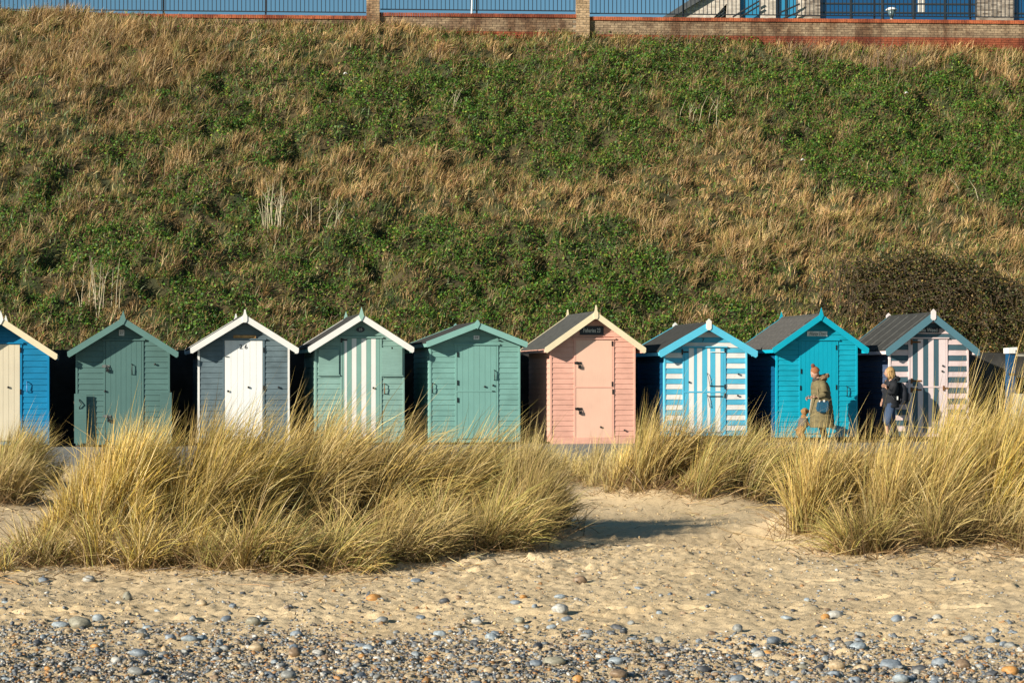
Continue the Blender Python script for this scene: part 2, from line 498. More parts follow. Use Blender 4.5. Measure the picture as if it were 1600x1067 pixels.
# sand: fine where it is near, coarse to the sides
ys = np.concatenate([np.linspace(-40, 8.5, 8), np.geomspace(9, 11.4, 40), np.geomspace(11.42, 19, 270), np.geomspace(19.05, 40, 110)])
xu = np.concatenate([np.linspace(-60, -9, 12), np.linspace(-8.6, -5.1, 50), np.linspace(-5, 5, 380), np.linspace(5.1, 8.6, 50), np.linspace(9, 60, 12)])
XS, YS = np.meshgrid(xu, ys)
sand = link('beach_sand', grid_mesh('beach_sand', XS, YS, sand_z, M_sand))
tag(sand, kind='structure', label='dry golden beach sand with scattered lumps and prints')

# promenade: paved strip the huts stand on
pm = MB()
a, b_, c_, d_ = H(-60, PROM_D0), H(60, PROM_D0), H(60, PROM_D1), H(-60, PROM_D1)
pm.add([(a.x, a.y, PZ), (b_.x, b_.y, PZ), (c_.x, c_.y, PZ), (d_.x, d_.y, PZ), (a.x, a.y, -0.3), (b_.x, b_.y, -0.3)],
       [(0, 1, 2, 3), (4, 5, 1, 0)])
tag(pm.build('promenade', M_prom), kind='structure', label='grey asphalt promenade in front of the huts')

# bank
BD = 3.2
def yb(X): 
    s = (X + BD * ST) / CT
    return 45 + s * ST + BD * CT
def yw(X): return 65.0 + 0.05 * X
def ztop(X): return np.interp(X, [-40, -16.5, -10, -4.6, -2, 2, 8, 16.6, 40], [13.40, 13.36, 13.15, 13.08, 12.85, 12.80, 12.62, 12.42, 12.3])
def bank_z(X, t):
    base = 2.28 + (ztop(X) - 2.28) * (t * 0.96 + 0.04 * np.sin(t * math.pi / 2) ** 2)
    Y = yb(X) + (yw(X) - yb(X)) * t
    hum = (fbm(X * 0.45, Y * 0.45, 3, 31) - 0.5) * 0.7 + (fbm(X * 1.5, Y * 1.5, 3, 41) - 0.5) * 0.45 - np.abs(fbm(X * 1.15, Y * 1.15, 3, 43) - 0.5) * 1.5 + 0.15
    left = np.exp(-(((X + 15.5) / 4.5) ** 2)) * np.exp(-((t - 0.97) / 0.08) ** 2) * 0.15
    return base + hum * np.clip(t * 8, 0.15, 1) * np.clip((1.02 - t) * 9, 0.12, 1) + left
tt = np.linspace(0, 1.0, 150)
xb = np.linspace(-34, 34, 400)
XB, TB = np.meshgrid(xb, tt)
YB = yb(XB) + (yw(XB) - yb(XB)) * TB
me = grid_mesh('bank', XB, YB, lambda X, Y: bank_z(X, TB), M_soil)
tag(link('grassy_bank', me), kind='structure', label='steep earth bank behind the huts')
# ground on the clifftop behind the wall, out to the horizon
g = MB()
x0, x1 = -34.0, 34.0
g.add([(-400, yw(x0) + 0.02, 12.3), (-34, yw(x0) + 0.02, 12.3), (34, yw(x1) + 0.02, 12.3), (400, yw(x1) + 0.02, 12.3), (400, 1500, 12.3), (-400, 1500, 12.3)], [(0, 1, 2, 3, 4, 5)])
tag(g.build('clifftop_ground', plain((0.08, 0.10, 0.035), 0.95, 0, 0.4, 3.0, 0.02, 'turf')), kind='structure', label='level turf on top of the bank')

# retaining wall behind the huts
rw = MB()
p0, p1 = H(-34, BD - 0.32), H(34, BD - 0.32); q0, q1 = H(-34, BD + 0.15), H(34, BD + 0.15)
rw.add([(*p0.xy, 0.1), (*p1.xy, 0.1), (*q1.xy, 0.1), (*q0.xy, 0.1), (*p0.xy, 2.33), (*p1.xy, 2.33), (*q1.xy, 2.33), (*q0.xy, 2.33)],
       [(4, 5, 6, 7), (0, 1, 5, 4), (1, 2, 6, 5), (3, 0, 4, 7)])
tag(rw.build('retaining_wall', M_conc_shade), 'concrete retaining wall with the shade of the huts in its colour, at the foot of the bank behind the huts', 'wall')

# ------------------------------------------------------------------ bank vegetation
DRY = np.array([
 [1,1,1,.97,.95,.9,.9,.9,.9,.9,.9,.9,.9,.9,.9,.9],
 [1,1,1,.88,.62,.6,.75,.62,.5,.55,.6,.6,.55,.8,.85,.9],
 [.96,.95,.88,.62,.3,.22,.3,.38,.28,.18,.18,.2,.22,.2,.25,.45],
 [.92,.85,.62,.5,.38,.35,.32,.25,.18,.18,.24,.35,.28,.24,.2,.2],
 [.8,.6,.5,.55,.6,.74,.62,.3,.28,.28,.4,.58,.46,.3,.2,.2],
 [.58,.55,.6,.55,.6,.82,.78,.62,.62,.78,.9,.9,.74,.52,.35,.3],
 [.5,.48,.52,.6,.6,.75,.88,.93,.95,.93,.92,.93,.88,.8,.65,.6],
 [.42,.42,.5,.55,.55,.6,.5,.38,.28,.32,.65,.88,.85,.88,.85,.8],
 [.45,.42,.45,.48,.5,.5,.4,.28,.18,.22,.3,.62,.88,.88,.85,.85],
 [.55,.52,.52,.5,.45,.45,.45,.42,.25,.22,.35,.55,.8,.9,.9,.9],
 [.85,.85,.8,.6,.5,.5,.5,.5,.4,.4,.4,.6,.8,.9,.9,.9]])
def dryness(X, Y, Z):
    px = X / Y * F + 800; py = HZ - (Z - CZ) / Y * F
    gx = np.clip((px - 50) / 100, 0, 14.999); gy = np.clip((py - 25) / 50, 0, 9.999)
    ix = gx.astype(int); iy = gy.astype(int); fx = gx - ix; fy = gy - iy
    d = -0.02 * np.clip((780 - px) / 300, 0, 1) * np.clip((py - 130) / 80, 0, 1) - 0.03 + (DRY[iy, ix] * (1 - fx) + DRY[iy, ix + 1] * fx) * (1 - fy) + (DRY[iy + 1, ix] * (1 - fx) + DRY[iy + 1, ix + 1] * fx) * fy
    return d + (fbm(X * 0.9, Y * 0.9, 4, 51) - 0.5) * 1.25
def bank_pts(n, seed):
    r = np.random.default_rng(seed)
    X = r.uniform(-19.5, 21.5, n); t = r.uniform(0, 1, n)
    Y = yb(X) + (yw(X) - yb(X)) * t
    ok = np.abs(X) < Y * 0.264 + 0.4
    X, t, Y = X[ok], t[ok], Y[ok]
    Z = bank_z(X, t)
    return X, Y, Z, t
def pick(pal, wts, n, jit=0.16, r=rng):
    pal = np.array(pal); wts = np.array(wts, float); wts /= wts.sum()
    c = pal[r.choice(len(pal), n, p=wts)]
    return c * (1 + r.normal(0, jit, (n, 1))).clip(0.5, 1.6) * (1 + r.normal(0, 0.04, (n, 3)))

# dry grass in tufts
X, Y, Z, t = bank_pts(30000, 1)
d = dryness(X, Y, Z)
keep = rng.uniform(0, 1, len(X)) < np.clip((d - 0.28) * 1.8, 0.13, 1.0)
X, Y, Z, t, d = X[keep], Y[keep], Z[keep], t[keep], d[keep]
nb = 14
n = len(X) * nb
tw = np.repeat(np.stack([X, Y, Z], 1), nb, 0)
spread = np.repeat(rng.uniform(0.06, 0.24, len(X)), nb)
ang = rng.uniform(0, 2 * np.pi, n); rad = np.sqrt(rng.uniform(0, 1, n)) * spread
P = tw + np.stack([np.cos(ang) * rad, np.sin(ang) * rad, np.full(n, -0.03) + np.sin(ang) * rad * 0.65], 1)
tall = np.clip(0.75 + (fbm(X * 0.5, Y * 0.5, 3, 61) - 0.5) * 1.6, 0.45, 1.35)
leftup = np.clip((-(X) - 6) / 8, 0, 1) * np.clip((t - 0.6) * 4, 0, 1)
tall = tall * (1 + 0.35 * leftup) * np.where(t > 0.9, 1.1, 1.0) * np.where(t < 0.06, 0.65, 1.0) * np.where((t > .965) & (X < -8), .6, 1.0)
L = np.repeat(tall, nb) * rng.uniform(0.22, 0.52, n)
az = np.where(rng.uniform(0, 1, n) < 0.62, rng.normal(0.12, 0.6, n), ang)
t0 = np.abs(rng.normal(0.22, 0.2, n)); t0 = t0 + np.repeat((rng.uniform(0, 1, len(X)) < .35) * rng.uniform(.3, .95, len(X)), nb); t1 = t0 + np.abs(rng.normal(0.62, 0.42, n))
tuftc = pick([(.47, .30, .125), (.31, .185, .075), (.60, .42, .205), (.20, .12, .055), (.28, .24, .07)], [5, 3.4, 2, 2, 2], len(X), 0.14)
br = np.clip(0.80 + (d - 0.6) * 0.7, 0.55, 1.15) * np.where((X < -8) & (t > 0.6), 0.78, 1.0)
tuftc = tuftc * br[:, None]
c = np.repeat(tuftc, nb, 0) * (1 + rng.normal(0, 0.24, (n, 1))).clip(0.35, 1.6)
me = blades('dry_grass', P, az, t0, t1, L, rng.uniform(0.010, 0.019, n), c * 0.8, M_grass, 2, c * 1.2)
tag(link('dry_grass', me), kind='stuff', label='dry tan grass tufts covering the bank')

# short mixed green grass between
X, Y, Z, t = bank_pts(200000, 2)
d = dryness(X, Y, Z)
keep = rng.uniform(0, 1, len(X)) < np.clip(1.25 - d * 0.75, 0.25, 1)
X, Y, Z, d = X[keep], Y[keep], Z[keep], d[keep]
n = len(X)
P = np.stack([X, Y, Z - 0.02], 1)
az = rng.normal(-0.2, 1.4, n); t0 = np.abs(rng.normal(0.5, 0.45, n)); t1 = t0 + np.abs(rng.normal(0.5, 0.4, n))
c = pick([(.10, .15, .03), (.19, .165, .045), (.30, .20, .075), (.06, .105, .018), (.13, .085, .035)], [3, 2, 1.8, 3, 1.4], n)
me = blades('short_grass', P, az, t0, t1, rng.uniform(0.12, 0.34, n), rng.uniform(0.015, 0.028, n), c, M_grass, 2)
tag(link('short_green_grass', me), kind='stuff', label='short olive green grass between the dry tufts on the bank')

# green creeping leaves
X, Y, Z, t = bank_pts(640000, 3)
d = dryness(X, Y, Z)
pg = np.clip((0.70 - d) * 1.7, 0.04, 1.0) * np.clip(0.5 + 1.6 * (fbm(X * 2.2, Y * 2.2, 3, 71) - 0.25), 0.15, 1)
keep = rng.uniform(0, 1, len(X)) < pg
X, Y, Z = X[keep], Y[keep], Z[keep]
n = len(X)
hgt = rng.uniform(0, 1, n) ** 0.7 * (0.06 + 0.22 * fbm(X * 3, Y * 3, 3, 81))
C = np.stack([X, Y - 0.4 * hgt, Z + hgt], 1)
nor = rng.normal(0, 0.55, (n, 3)) + np.array([-0.05, -0.45, 0.8]); nor /= np.linalg.norm(nor, axis=1)[:, None]
rv = rng.normal(0, 1, (n, 3)); U = np.cross(nor, rv); U /= np.linalg.norm(U, axis=1)[:, None]; V2 = np.cross(nor, U)
sz = rng.uniform(0.018, 0.044, n)
c = pick([(.055, .14, .014), (.10, .19, .02), (.028, .08, .011), (.20, .24, .03), (.16, .11, .035)], [4, 3.2, 3.4, 1.1, 1], n, 0.2)
me = quads('ivy', C, U * sz[:, None], V2 * (sz * rng.uniform(0.6, 0.9, n))[:, None], c, M_leaf, 0.25)
tag(link('creeping_green_leaves', me), kind='stuff', label='low green leafy ground cover on the bank')

# brambles at the foot of the bank on the right
bush = empty('bramble_bush', (*W(1450, 545, 51.0).xy, 2.3))
tag(bush, 'dark brown and green bramble thicket on the bank behind the pink and grey striped hut', 'bush')
bx, by = bush.location.x, bush.location.y
n = 30000
v = rng.normal(0, 1, (n, 3)); v /= np.linalg.norm(v, axis=1)[:, None]
rr = rng.uniform(0.45, 1.25, n) ** 0.5
LX = v[:, 0] * rr * 2.45 + 0.75; LY = v[:, 1] * rr * 1.3; LZ = v[:, 2] * rr * 1.30
lump = fbm(LX * 1.6 + 40, LZ * 1.6 + LY + 9, 3, 91)
sc = 0.48 + 0.95 * lump
LX, LY, LZ = LX * sc, LY * sc, LZ * sc
gx = LX + bx; gy = LY + by + 1.1
tb = np.clip((gy - yb(gx)) / (yw(gx) - yb(gx)), 0, 1)
gz = bank_z(gx, tb)
zz = np.maximum(gz - 2.3 + 0.45 + LZ * 0.42 + 0.05 * np.exp(-((LX - 0.3) / 2.0) ** 2), -0.15)
C = np.stack([LX, LY + 1.0, zz], 1)
nor = rng.normal(0, 0.8, (n, 3)) + np.array([-0.1, -0.5, 0.5]); nor /= np.linalg.norm(nor, axis=1)[:, None]
U = np.cross(nor, rng.normal(0, 1, (n, 3))); U /= np.linalg.norm(U, axis=1)[:, None]; V2 = np.cross(nor, U)
sz = rng.uniform(0.02, 0.042, n)
c = pick([(.065, .044, .02), (.105, .07, .028), (.05, .068, .015), (.12, .115, .022), (.25, .16, .05), (.035, .028, .014)], [4, 3.4, 3.4, 1.6, 0.7, 3.4], n, 0.25)
me = quads('foliage', C, U * sz[:, None], V2 * sz[:, None] * 0.7, c, M_leaf, 0.25)
link('foliage', me, bush)
st = MB()
for k in range(150):
    x = random.uniform(-2.6, 2.6); y = random.uniform(0.0, 1.6)
    ggx = x + bx; ggy = y + by
    tb_ = float(np.clip((ggy - yb(ggx)) / (yw(ggx) - yb(ggx)), 0, 1)); z0 = float(bank_z(np.array([ggx]), np.array([tb_]))[0]) - 2.3
    a = random.uniform(-1.2, 1.2); h = random.uniform(0.5, 1.15)
    st.tube([(x, y, z0 - 0.1), (x + 0.3 * a, y - 0.2, z0 + h * 0.8), (x + 0.8 * a, y - 0.45, z0 + h * 0.9), (x + 1.2 * a, y - 0.6, z0 + h * 0.55)], [0.012, 0.010, 0.008, 0.004], 4)
st.build('stems', plain((0.075, 0.052, 0.03), 0.8, 0, 0.3, 20, 0.002, 'bramble_stem'), bush)

# stands of tall dead stalks
M_stalk = plain((0.52, 0.44, 0.30), 0.8, 0, 0.25, 20, 0.002, 'dead_stalk')
def bank_at_px(px, py):
    lo, hi = 0.0, 1.0
    for _ in range(40):
        m_ = (lo + hi) / 2
        u = (px - 800) / F
        # X = u * Y, solve by iteration
        X_ = u * 57.0
        for _k in range(8):
            Y_ = yb(X_) + (yw(X_) - yb(X_)) * m_; X_ = u * Y_
        Z_ = float(bank_z(np.array([X_]), np.array([m_]))[0])
        if HZ - (Z_ - CZ) / Y_ * F > py: lo = m_
        else: hi = m_
    return Vector((X_, Y_, Z_))
M_shrub = plain((0.17, 0.115, 0.075), 0.85, 0, 0.3, 20, 0.002, 'shrub_stem')
def stalks(px, py, n, wdt, h, label, lean=0.06):
    p = bank_at_px(px, py)
    m_ = MB()
    for k in range(n):
        x = random.gauss(0, wdt); y = random.gauss(0, 0.12); hh = h * random.uniform(0.45, 1.0)
        a = random.gauss(lean, 0.3 if 'leafless' in label else 0.14); b2 = random.gauss(0, 0.1)
        m_.tube([(x, y, -0.15), (x + a * hh * 0.4, y + b2 * hh * 0.4, hh * 0.5), (x + a * hh * 1.1, y + b2 * hh, hh)], [0.009, 0.007, 0.003], 5)
        if random.random() < 0.4:
            z = hh * random.uniform(0.5, 0.9); s_ = random.choice((-1, 1))
            m_.tube([(x + a * z, y, z), (x + a * z + s_ * 0.12, y - 0.03, z + 0.16)], [0.006, 0.003], 4)
    o = m_.build('leafless_shrub' if 'leafless' in label else 'dead_stalks', M_shrub if 'leafless' in label else M_stalk, None, p)
    tag(o, label, 'dead plant')
stalks(425, 358, 22, 0.16, 1.35, 'tight sheaf of tall pale dead stalks on the bank above the grey hut', 0.0)
stalks(500, 370, 9, 0.40, 1.25, 'loose row of thin dead stalks on the bank above the mint striped hut')
stalks(157, 488, 15, 0.22, 1.35, 'tall dead stalks on the bank just above the dark green hut roof', 0.0)
stalks(700, 172, 6, 0.14, 0.6, 'small fan of grey dead stems high on the bank between the brick piers', 0.3)
stalks(1085, 190, 9, 0.45, 0.8, 'bleached twiggy stems on the green upper bank above the blue striped hut', 0.2)
stalks(1500, 310, 9, 0.4, 0.6, 'pale fallen twigs on the bank above the pink and grey striped hut', -0.5)
stalks(1383, 112, 46, 0.7, 1.1, 'leafless grey shrub stems below the brick wall in front of the glazing', 0.25)
stalks(1265, 95, 34, 0.6, 0.9, 'leafless brown stems against the red brick below the brown brick pillar', 0.45)
stalks(1060, 75, 30, 0.7, 0.8, 'leafless stems against the wall right of the second pier', 0.45)
for (px, py, lb) in ((1253, 262, 'small white scrap of litter in the dry grass above the turquoise hut'),
                     (1415, 157, 'thin white scrap of litter on the upper bank at the right'),
                     (540, 127, 'pale scrap of litter on the green upper bank left of the first pier')):
    p = bank_at_px(px, py)
    m_ = MB()
    m_.add([(-.06, 0, .02), (.0, -.03, .06), (.07, 0, .03), (.02, .03, .10), (-.03, -.02, .08)], [(0, 1, 4), (1, 2, 3), (1, 3, 4)])
    tag(m_.build('litter_scrap', plain((0.7, 0.7, 0.68), 0.5, 0, 0.1, 9, 0.001, 'plastic_film'), None, p + Vector((0, -0.12, 0.16))), lb, 'litter')

# ------------------------------------------------------------------ brick wall, piers and railings on the clifftop
def brick_mat(c1, c2, name):
    m, n_, l, b = new_mat(name)
    oi = n_.new('ShaderNodeObjectInfo')
    f = noise(n_, l, 14, 5, 'world', 0.7)
    r = ramp(n_, l, oi.outputs['Random'], [(0.0, c1), (0.5, tuple((x + y) / 2 for x, y in zip(c1, c2))), (1.0, c2)])
    sv = noise(n_, l, 1.0, 4, 'world', 0.6, (1.6, 1.6, 0.5))
    r = mix(n_, l, r, ramp(n_, l, sv, [(0.38, (0.45, 0.34, 0.28)), (0.55, (1, 1, 1))]), 1.0, 'MULTIPLY')
    l.new(mix(n_, l, r, ramp(n_, l, f, [(0.3, (0.42, 0.42, 0.42)), (0.55, (1, 1, 1)), (0.75, (1.15, 1.15, 1.15))]), 1.0, 'MULTIPLY'), b.inputs['Base Color'])
    b.inputs['Roughness'].default_value = 0.9
    bump(n_, l, b, f, 0.4, 0.006)
    return m
M_bbrick = brick_mat((.20, .135, .085), (.37, .27, .17), 'buff_brick')
M_rbrick = brick_mat((.24, .058, .024), (.40, .105, .04), 'red_brick')
M_pbrick = brick_mat((.30, .20, .11), (.46, .32, .19), 'pier_brick')
M_mort = plain((0.25, 0.215, 0.165), 0.95, 0, 0.4, 8, 0.004, 'mortar')
M_mort_r = plain((0.36, 0.24, 0.18), 0.95, 0, 0.4, 8, 0.004, 'mortar')

WANG = math.atan(0.05)
def wall_frame(px):
    u = (px - 800) / F
    X_ = u * 65.0
    for _ in range(6): X_ = u * yw(X_)
    return X_
P1, P2 = wall_frame(583), wall_frame(910)
PW = 0.42
def wall_section(label, xa, xb_, ztop_, beige, red, real):
    """stands on the wall line from xa to xb_, coping top at ztop_"""
    ln = (xb_ - xa) * math.sqrt(1 + 0.05 ** 2)
    e = empty('brick_wall', (xa, yw(xa), ztop_), WANG)
    tag(e, label, 'wall', 'clifftop brick wall')
    core = MB().box(0, ln, -0.10, 0.14, -1.9, -0.115)
    core.build('core', M_mort, e)
    # coping of bricks on edge
    cp = MB(); k = 0; x = 0.0
    while x < ln - 0.02:
        j = random.uniform(-0.004, 0.004)
        cp.box(x, min(x + 0.068, ln), -0.17 + j, 0.20, -0.115, random.uniform(-0.004, 0.003)); x += 0.0755
    o = cp.build('coping', M_rbrick, e); o['kind'] = 'stuff'
    if real == 0:
        b2 = MB()
        for r_ in range(8):
            z = -0.115 - 0.075 * (r_ + 1); x = (r_ % 2) * -0.117
            while x < ln:
                b2.box(max(x, 0), min(x + 0.222, ln), -0.117 - random.uniform(0, .006), 0.0, z + 0.010, z + 0.075); x += 0.2345
        o = b2.build('brickwork', M_bbrick, e); o['kind'] = 'stuff'
        return e
    whole = MB().box(0, 0.222, -0.117, -0.02, 0.005, 0.07).mesh('brick', M_bbrick)
    wholer = MB().box(0, 0.222, -0.117, -0.02, 0.005, 0.07).mesh('brick', M_rbrick)
    half = MB().box(0, 0.105, -0.117, -0.02, 0.005, 0.07).mesh('brick', M_bbrick)
    halfr = MB().box(0, 0.105, -0.117, -0.02, 0.005, 0.07).mesh('brick', M_rbrick)
    cnt = 0
    restb, restr = MB(), MB()
    for r_ in range(beige + red):
        z = -0.118 - 0.075 * (r_ + 1); isr = r_ >= beige
        prj = -0.012 if isr else 0.0
        x = 0.0
        if r_ % 2: items = [(0.0, True)]; x = 0.117
        else: items = []
        while x + 0.222 <= ln: items.append((x, False)); x += 0.2345
        for (xx, hf) in items:
            j = random.uniform(-0.006, 0.003) + prj
            inframe = (xa + xx) / yw(xa) * F + 800 < 1612
            if cnt < 299 and inframe:
                me_ = (halfr if hf else wholer) if isr else (half if hf else whole)
                o = link('brick', me_, e, (xx, j, z)); cnt += 1
            else:
                (restr if isr else restb).box(xx, xx + (0.105 if hf else 0.222), -0.117 + j, -0.02, z + 0.005, z + 0.07)
    if restb.v: link('brickwork', restb.mesh('brickwork', M_bbrick), e)['kind'] = 'stuff'
    if restr.v: link('brickwork', restr.mesh('brickwork', M_rbrick), e)['kind'] = 'stuff'
    return e
Z1, Z2, Z3 = 13.34, 13.45, 13.38
wall_section('low buff brick wall with red coping left of both piers, half sunk in the grass', -26.0, P1 - PW / 2, Z1, 0, 0, 0)
wall_section('weathered buff brick wall with red coping between the two piers', P1 + PW / 2, P2 - PW / 2, Z2, 6, 4, 1)
wall_section('long buff and red brick wall with red coping right of the second pier', P2 + PW / 2, 26.0, Z3, 6, 8, 1)

def pier(xc, label):
    e = empty('brick_pier', (xc, yw(xc), 12.2), WANG)
    tag(e, label, 'brick pier', 'brick piers of the clifftop wall')
    MB().box(-PW / 2 + 0.012, PW / 2 - 0.012, -0.258, 0.15, 0, 2.75).build('core', M_mort, e)
    st_ = MB().box(0, 0.2, -0.27, 0.16, 0.006, 0.069).mesh('brick', M_pbrick)
    hd = MB().box(0, 0.098, -0.27, 0.16, 0.006, 0.069).mesh('brick', M_pbrick)
    for r_ in range(7, 37):
        z = r_ * 0.075
        xs = [(-PW / 2, st_), (0.01, st_)] if r_ % 2 == 0 else [(-PW / 2, hd), (-0.10, st_), (0.112, hd)]
        for x, me_ in xs: link('brick', me_, e, (x, random.uniform(-.004, .004), z))
    MB().box(-PW / 2 - 0.04, PW / 2 + 0.04, -0.31, 0.20, 2.777, 2.86).build('cap', M_conc, e)
pier(P1, 'left brick pier, half sunk in grass, where the wall steps up')
pier(P2, 'right brick pier with the dark recess beside it')

def railing(label, xa, xb_, zc, posts):
    ln = (xb_ - xa) * math.sqrt(1 + 0.05 ** 2)
    e = empty('railing', (xa, yw(xa) + 0.02, zc), WANG)
    tag(e, label, 'railing', 'clifftop railings')
    for z in (0.12, 1.08): MB().box(0, ln, -0.02, 0.02, z, z + 0.03).build('rail', M_rail, e)
    bar = MB().box(-0.011, 0.011, -0.011, 0.011, 0.151, 1.079).mesh('bar', M_rail)
    x = 0.08
    while x < ln:
        link('bar', bar, e, (x, 0, 0)); x += 0.134
    pmesh = MB().box(-0.028, 0.028, -0.03, 0.03, -0.02, 1.2).mesh('post', M_rail)
    for px in posts:
        xx = (wall_frame(px) - xa) * math.sqrt(1 + 0.05 ** 2)
        link('post', pmesh, e, (xx, 0.055, 0))
    return e
railing('black bar railing on the wall left of the left brick pier', wall_frame(-70), P1 - PW / 2 - .02, Z1, (-62, 104, 255, 415))
railing('black bar railing on the wall between the two brick piers', P1 + PW / 2 + .02, P2 - PW / 2 - .02, Z2, (745,))
railing('black bar railing on the wall right of the right pier, before the modern building', P2 + PW / 2 + .02, wall_frame(1660), Z3, (1068, 1217, 1367, 1517))
pl = wall_frame(737)
o = MB().tube([(0, 0, 0), (0.01, 0, 0.45), (-0.03, 0, 1.1)], [0.03, 0.024, 0.02], 8).build('white_stake', plain((.75, .75, .72), .5, 0, .1, 9, .001, 'white_plastic'), None, (pl, yw(pl) - 0.03, Z2 - 0.01))
tag(o, 'short white stake standing behind the wall coping beside the mid railing post', 'stake')

# ------------------------------------------------------------------ modern building beyond the wall
def bricktex(c1, c2, mo, name):
    m, n_, l, b = new_mat(name)
    t_ = n_.new('ShaderNodeTexBrick'); t_.inputs['Scale'].default_value = 1.0
    t_.inputs['Brick Width'].default_value = 0.235; t_.inputs['Row Height'].default_value = 0.075; t_.inputs['Mortar Size'].default_value = 0.006
    t_.inputs['Color1'].default_value = (*c1, 1); t_.inputs['Color2'].default_value = (*c2, 1); t_.inputs['Mortar'].default_value = (*mo, 1)
    g_ = n_.new('ShaderNodeTexCoord'); mp = n_.new('ShaderNodeMapping'); mp.inputs['Rotation'].default_value = (math.radians(-90), 0, 0)
    l.new(g_.outputs['Object'], mp.inputs['Vector']); l.new(mp.outputs['Vector'], t_.inputs['Vector'])
    f = noise(n_, l, 5, 5, 'world', 0.7)
    l.new(mix(n_, l, t_.outputs['Color'], ramp(n_, l, f, [(0.3, (.65, .65, .65)), (0.7, (1.15, 1.15, 1.15))]), 1.0, 'MULTIPLY'), b.inputs['Base Color'])
    b.inputs['Roughness'].default_value = 0.9
    return m
M_pale = bricktex((.40, .34, .28), (.58, .52, .45), (.45, .4, .35), 'pale_brick')
M_brown = bricktex((.13, .095, .07), (.40, .34, .28), (.22, .19, .16), 'brown_brick')
m, n_, l_, b_s = new_mat('window_glass')
b_s.inputs['Base Color'].default_value = (0.008, 0.06, 0.16, 1); b_s.inputs['Roughness'].default_value = 0.04
b_s.inputs['Specular IOR Level'].default_value = 0.9
f = noise(n_, l_, 0.8, 2, 'world'); bump(n_, l_, b_s, f, 0.05, 0.02)
M_glass = m
m, n_, l_, b_s = new_mat('stairwell_glass')
b_s.inputs['Base Color'].default_value = (0.03, 0.20, 0.36, 1); b_s.inputs['Roughness'].default_value = 0.06
M_glass2 = m
M_frame = plain((0.03, 0.035, 0.04), 0.4, 0, 0.2, 20, 0.001, 'dark_frame')
BDIST = 84.0
bld = empty('modern_building', (0, BDIST, 12.3), 0.03)
tag(bld, 'modern brick and glass building with a sloping roof edge behind the right railing', 'building')
def bxp(px): return (px - 800) / F * BDIST
def bzp(py): return CZ + (HZ - py) / F * BDIST - 12.3
zt_ = bzp(-130)
def bwall(pa, pb, mat, y0=0.0):
    MB().box(bxp(pa), bxp(pb), y0, y0 + 0.35, 0, zt_).build('wall', mat, bld)
# sloping pale gable: from (1040, 27) up to the right
xa, za = bxp(1036), bzp(29); sl = 0.60
xe = bxp(1137)
MB().prism([(xa, 0), (bxp(1110), 0), (bxp(1110), za + sl * (bxp(1110) - xa)), (xa, za)], 0.0, 0.35).build('gable_wall', M_pale, bld)
xs_ = xa; zend = za + sl * (bxp(1250) - xa)
# roof verge
rv = MB().prism([(xa - 0.35, za - 0.18), (xa - 0.2, za - 0.32), (bxp(1262), zend + 0.02), (bxp(1250), zend + 0.30)], -0.25, 3.0)
rv.build('roof_verge', plain((0.07, 0.075, 0.08), .6, 0, .2, 9, .002, 'verge'), bld)
MB().prism([(bxp(1110), za + sl * (bxp(1110) - xa) - 1.3), (bxp(1137), za + sl * (bxp(1137) - xa) - 1.3 + .35), (bxp(1137), za + sl * (bxp(1137) - xa)), (bxp(1110), za + sl * (bxp(1110) - xa))], 0.002, 0.35).build('gable_wall', M_pale, bld)
MB().box(bxp(1110), bxp(1137), 0.5, 0.6, 0, zt_).build('louvre_panel', M_frame, bld)
for k in range(5):
    z = bzp(27) + k * 0.13
    MB().prism([(bxp(1111), z - .3), (bxp(1136.5), z + 0.22), (bxp(1136.5), z + 0.27), (bxp(1111), z - .25)], 0.38, 0.45).build('louvre', M_steel, bld)
bwall(1137, 1157, M_pale, -0.03); bwall(1190, 1214, M_pale, 0.0); bwall(1248, 1258, M_pale, -0.02); bwall(1258, 1283.5, M_brown, -0.05); bwall(1532, 1590, M_brown, -0.05); bwall(1624, 1700, M_brown, 0.0)
MB().box(bxp(1130), bxp(1704), 0.8, 12, 0, zt_).build('inner_core', plain((.05, .05, .05), .8, 0, .2, 3, .001, 'core'), bld)
def glazing(pa, pb, cols, rows, mat, nm='window'):
    x0, x1 = bxp(pa), bxp(pb)
    w_ = MB()
    w_.box(x0, x1, 0.14, 0.28, 0, 0.12); w_.box(x0, x1, 0.14, 0.28, zt_ - .1, zt_)
    for k in range(cols + 1):
        x = x0 + (x1 - x0) * k / cols; w_.box(max(x - 0.035, x0), min(x + 0.035, x1), 0.137, 0.283, 0.121, zt_ - .101)
    zr = [bzp(py) for py in rows]
    for z in zr: w_.box(x0 + .036, x1 - .036, 0.15, 0.27, z - 0.03, z + 0.03)
    o = w_.build(nm, M_frame, bld)
    zz_ = [0.12] + zr + [zt_ - .1]
    for k in range(cols):
        for j in range(len(zz_) - 1):
            MB().box(x0 + (x1 - x0) * k / cols + .036, x0 + (x1 - x0) * (k + 1) / cols - .036, 0.19, 0.21, zz_[j] + .031, zz_[j + 1] - .031).build('pane', mat, o)
    return o
glazing(1283.5, 1532, 5, (16, 2), M_glass)
glazing(1157, 1190, 1, (), M_glass2)
glazing(1214, 1248, 2, (), M_glass2)
glazing(1590, 1624, 1, (16,), M_glass)
for (pa, ya, pb, yb_) in ((1145, 27, 1186, 2), (1157, 27, 1186, 9), (1214, 22, 1250, 6), (1222, 30, 1250, 18)):
    MB().tube([(bxp(pa), -0.25, bzp(ya)), (bxp(pb), -0.25, bzp(yb_))], 0.04, 6).build('stair_rail', M_frame, bld)
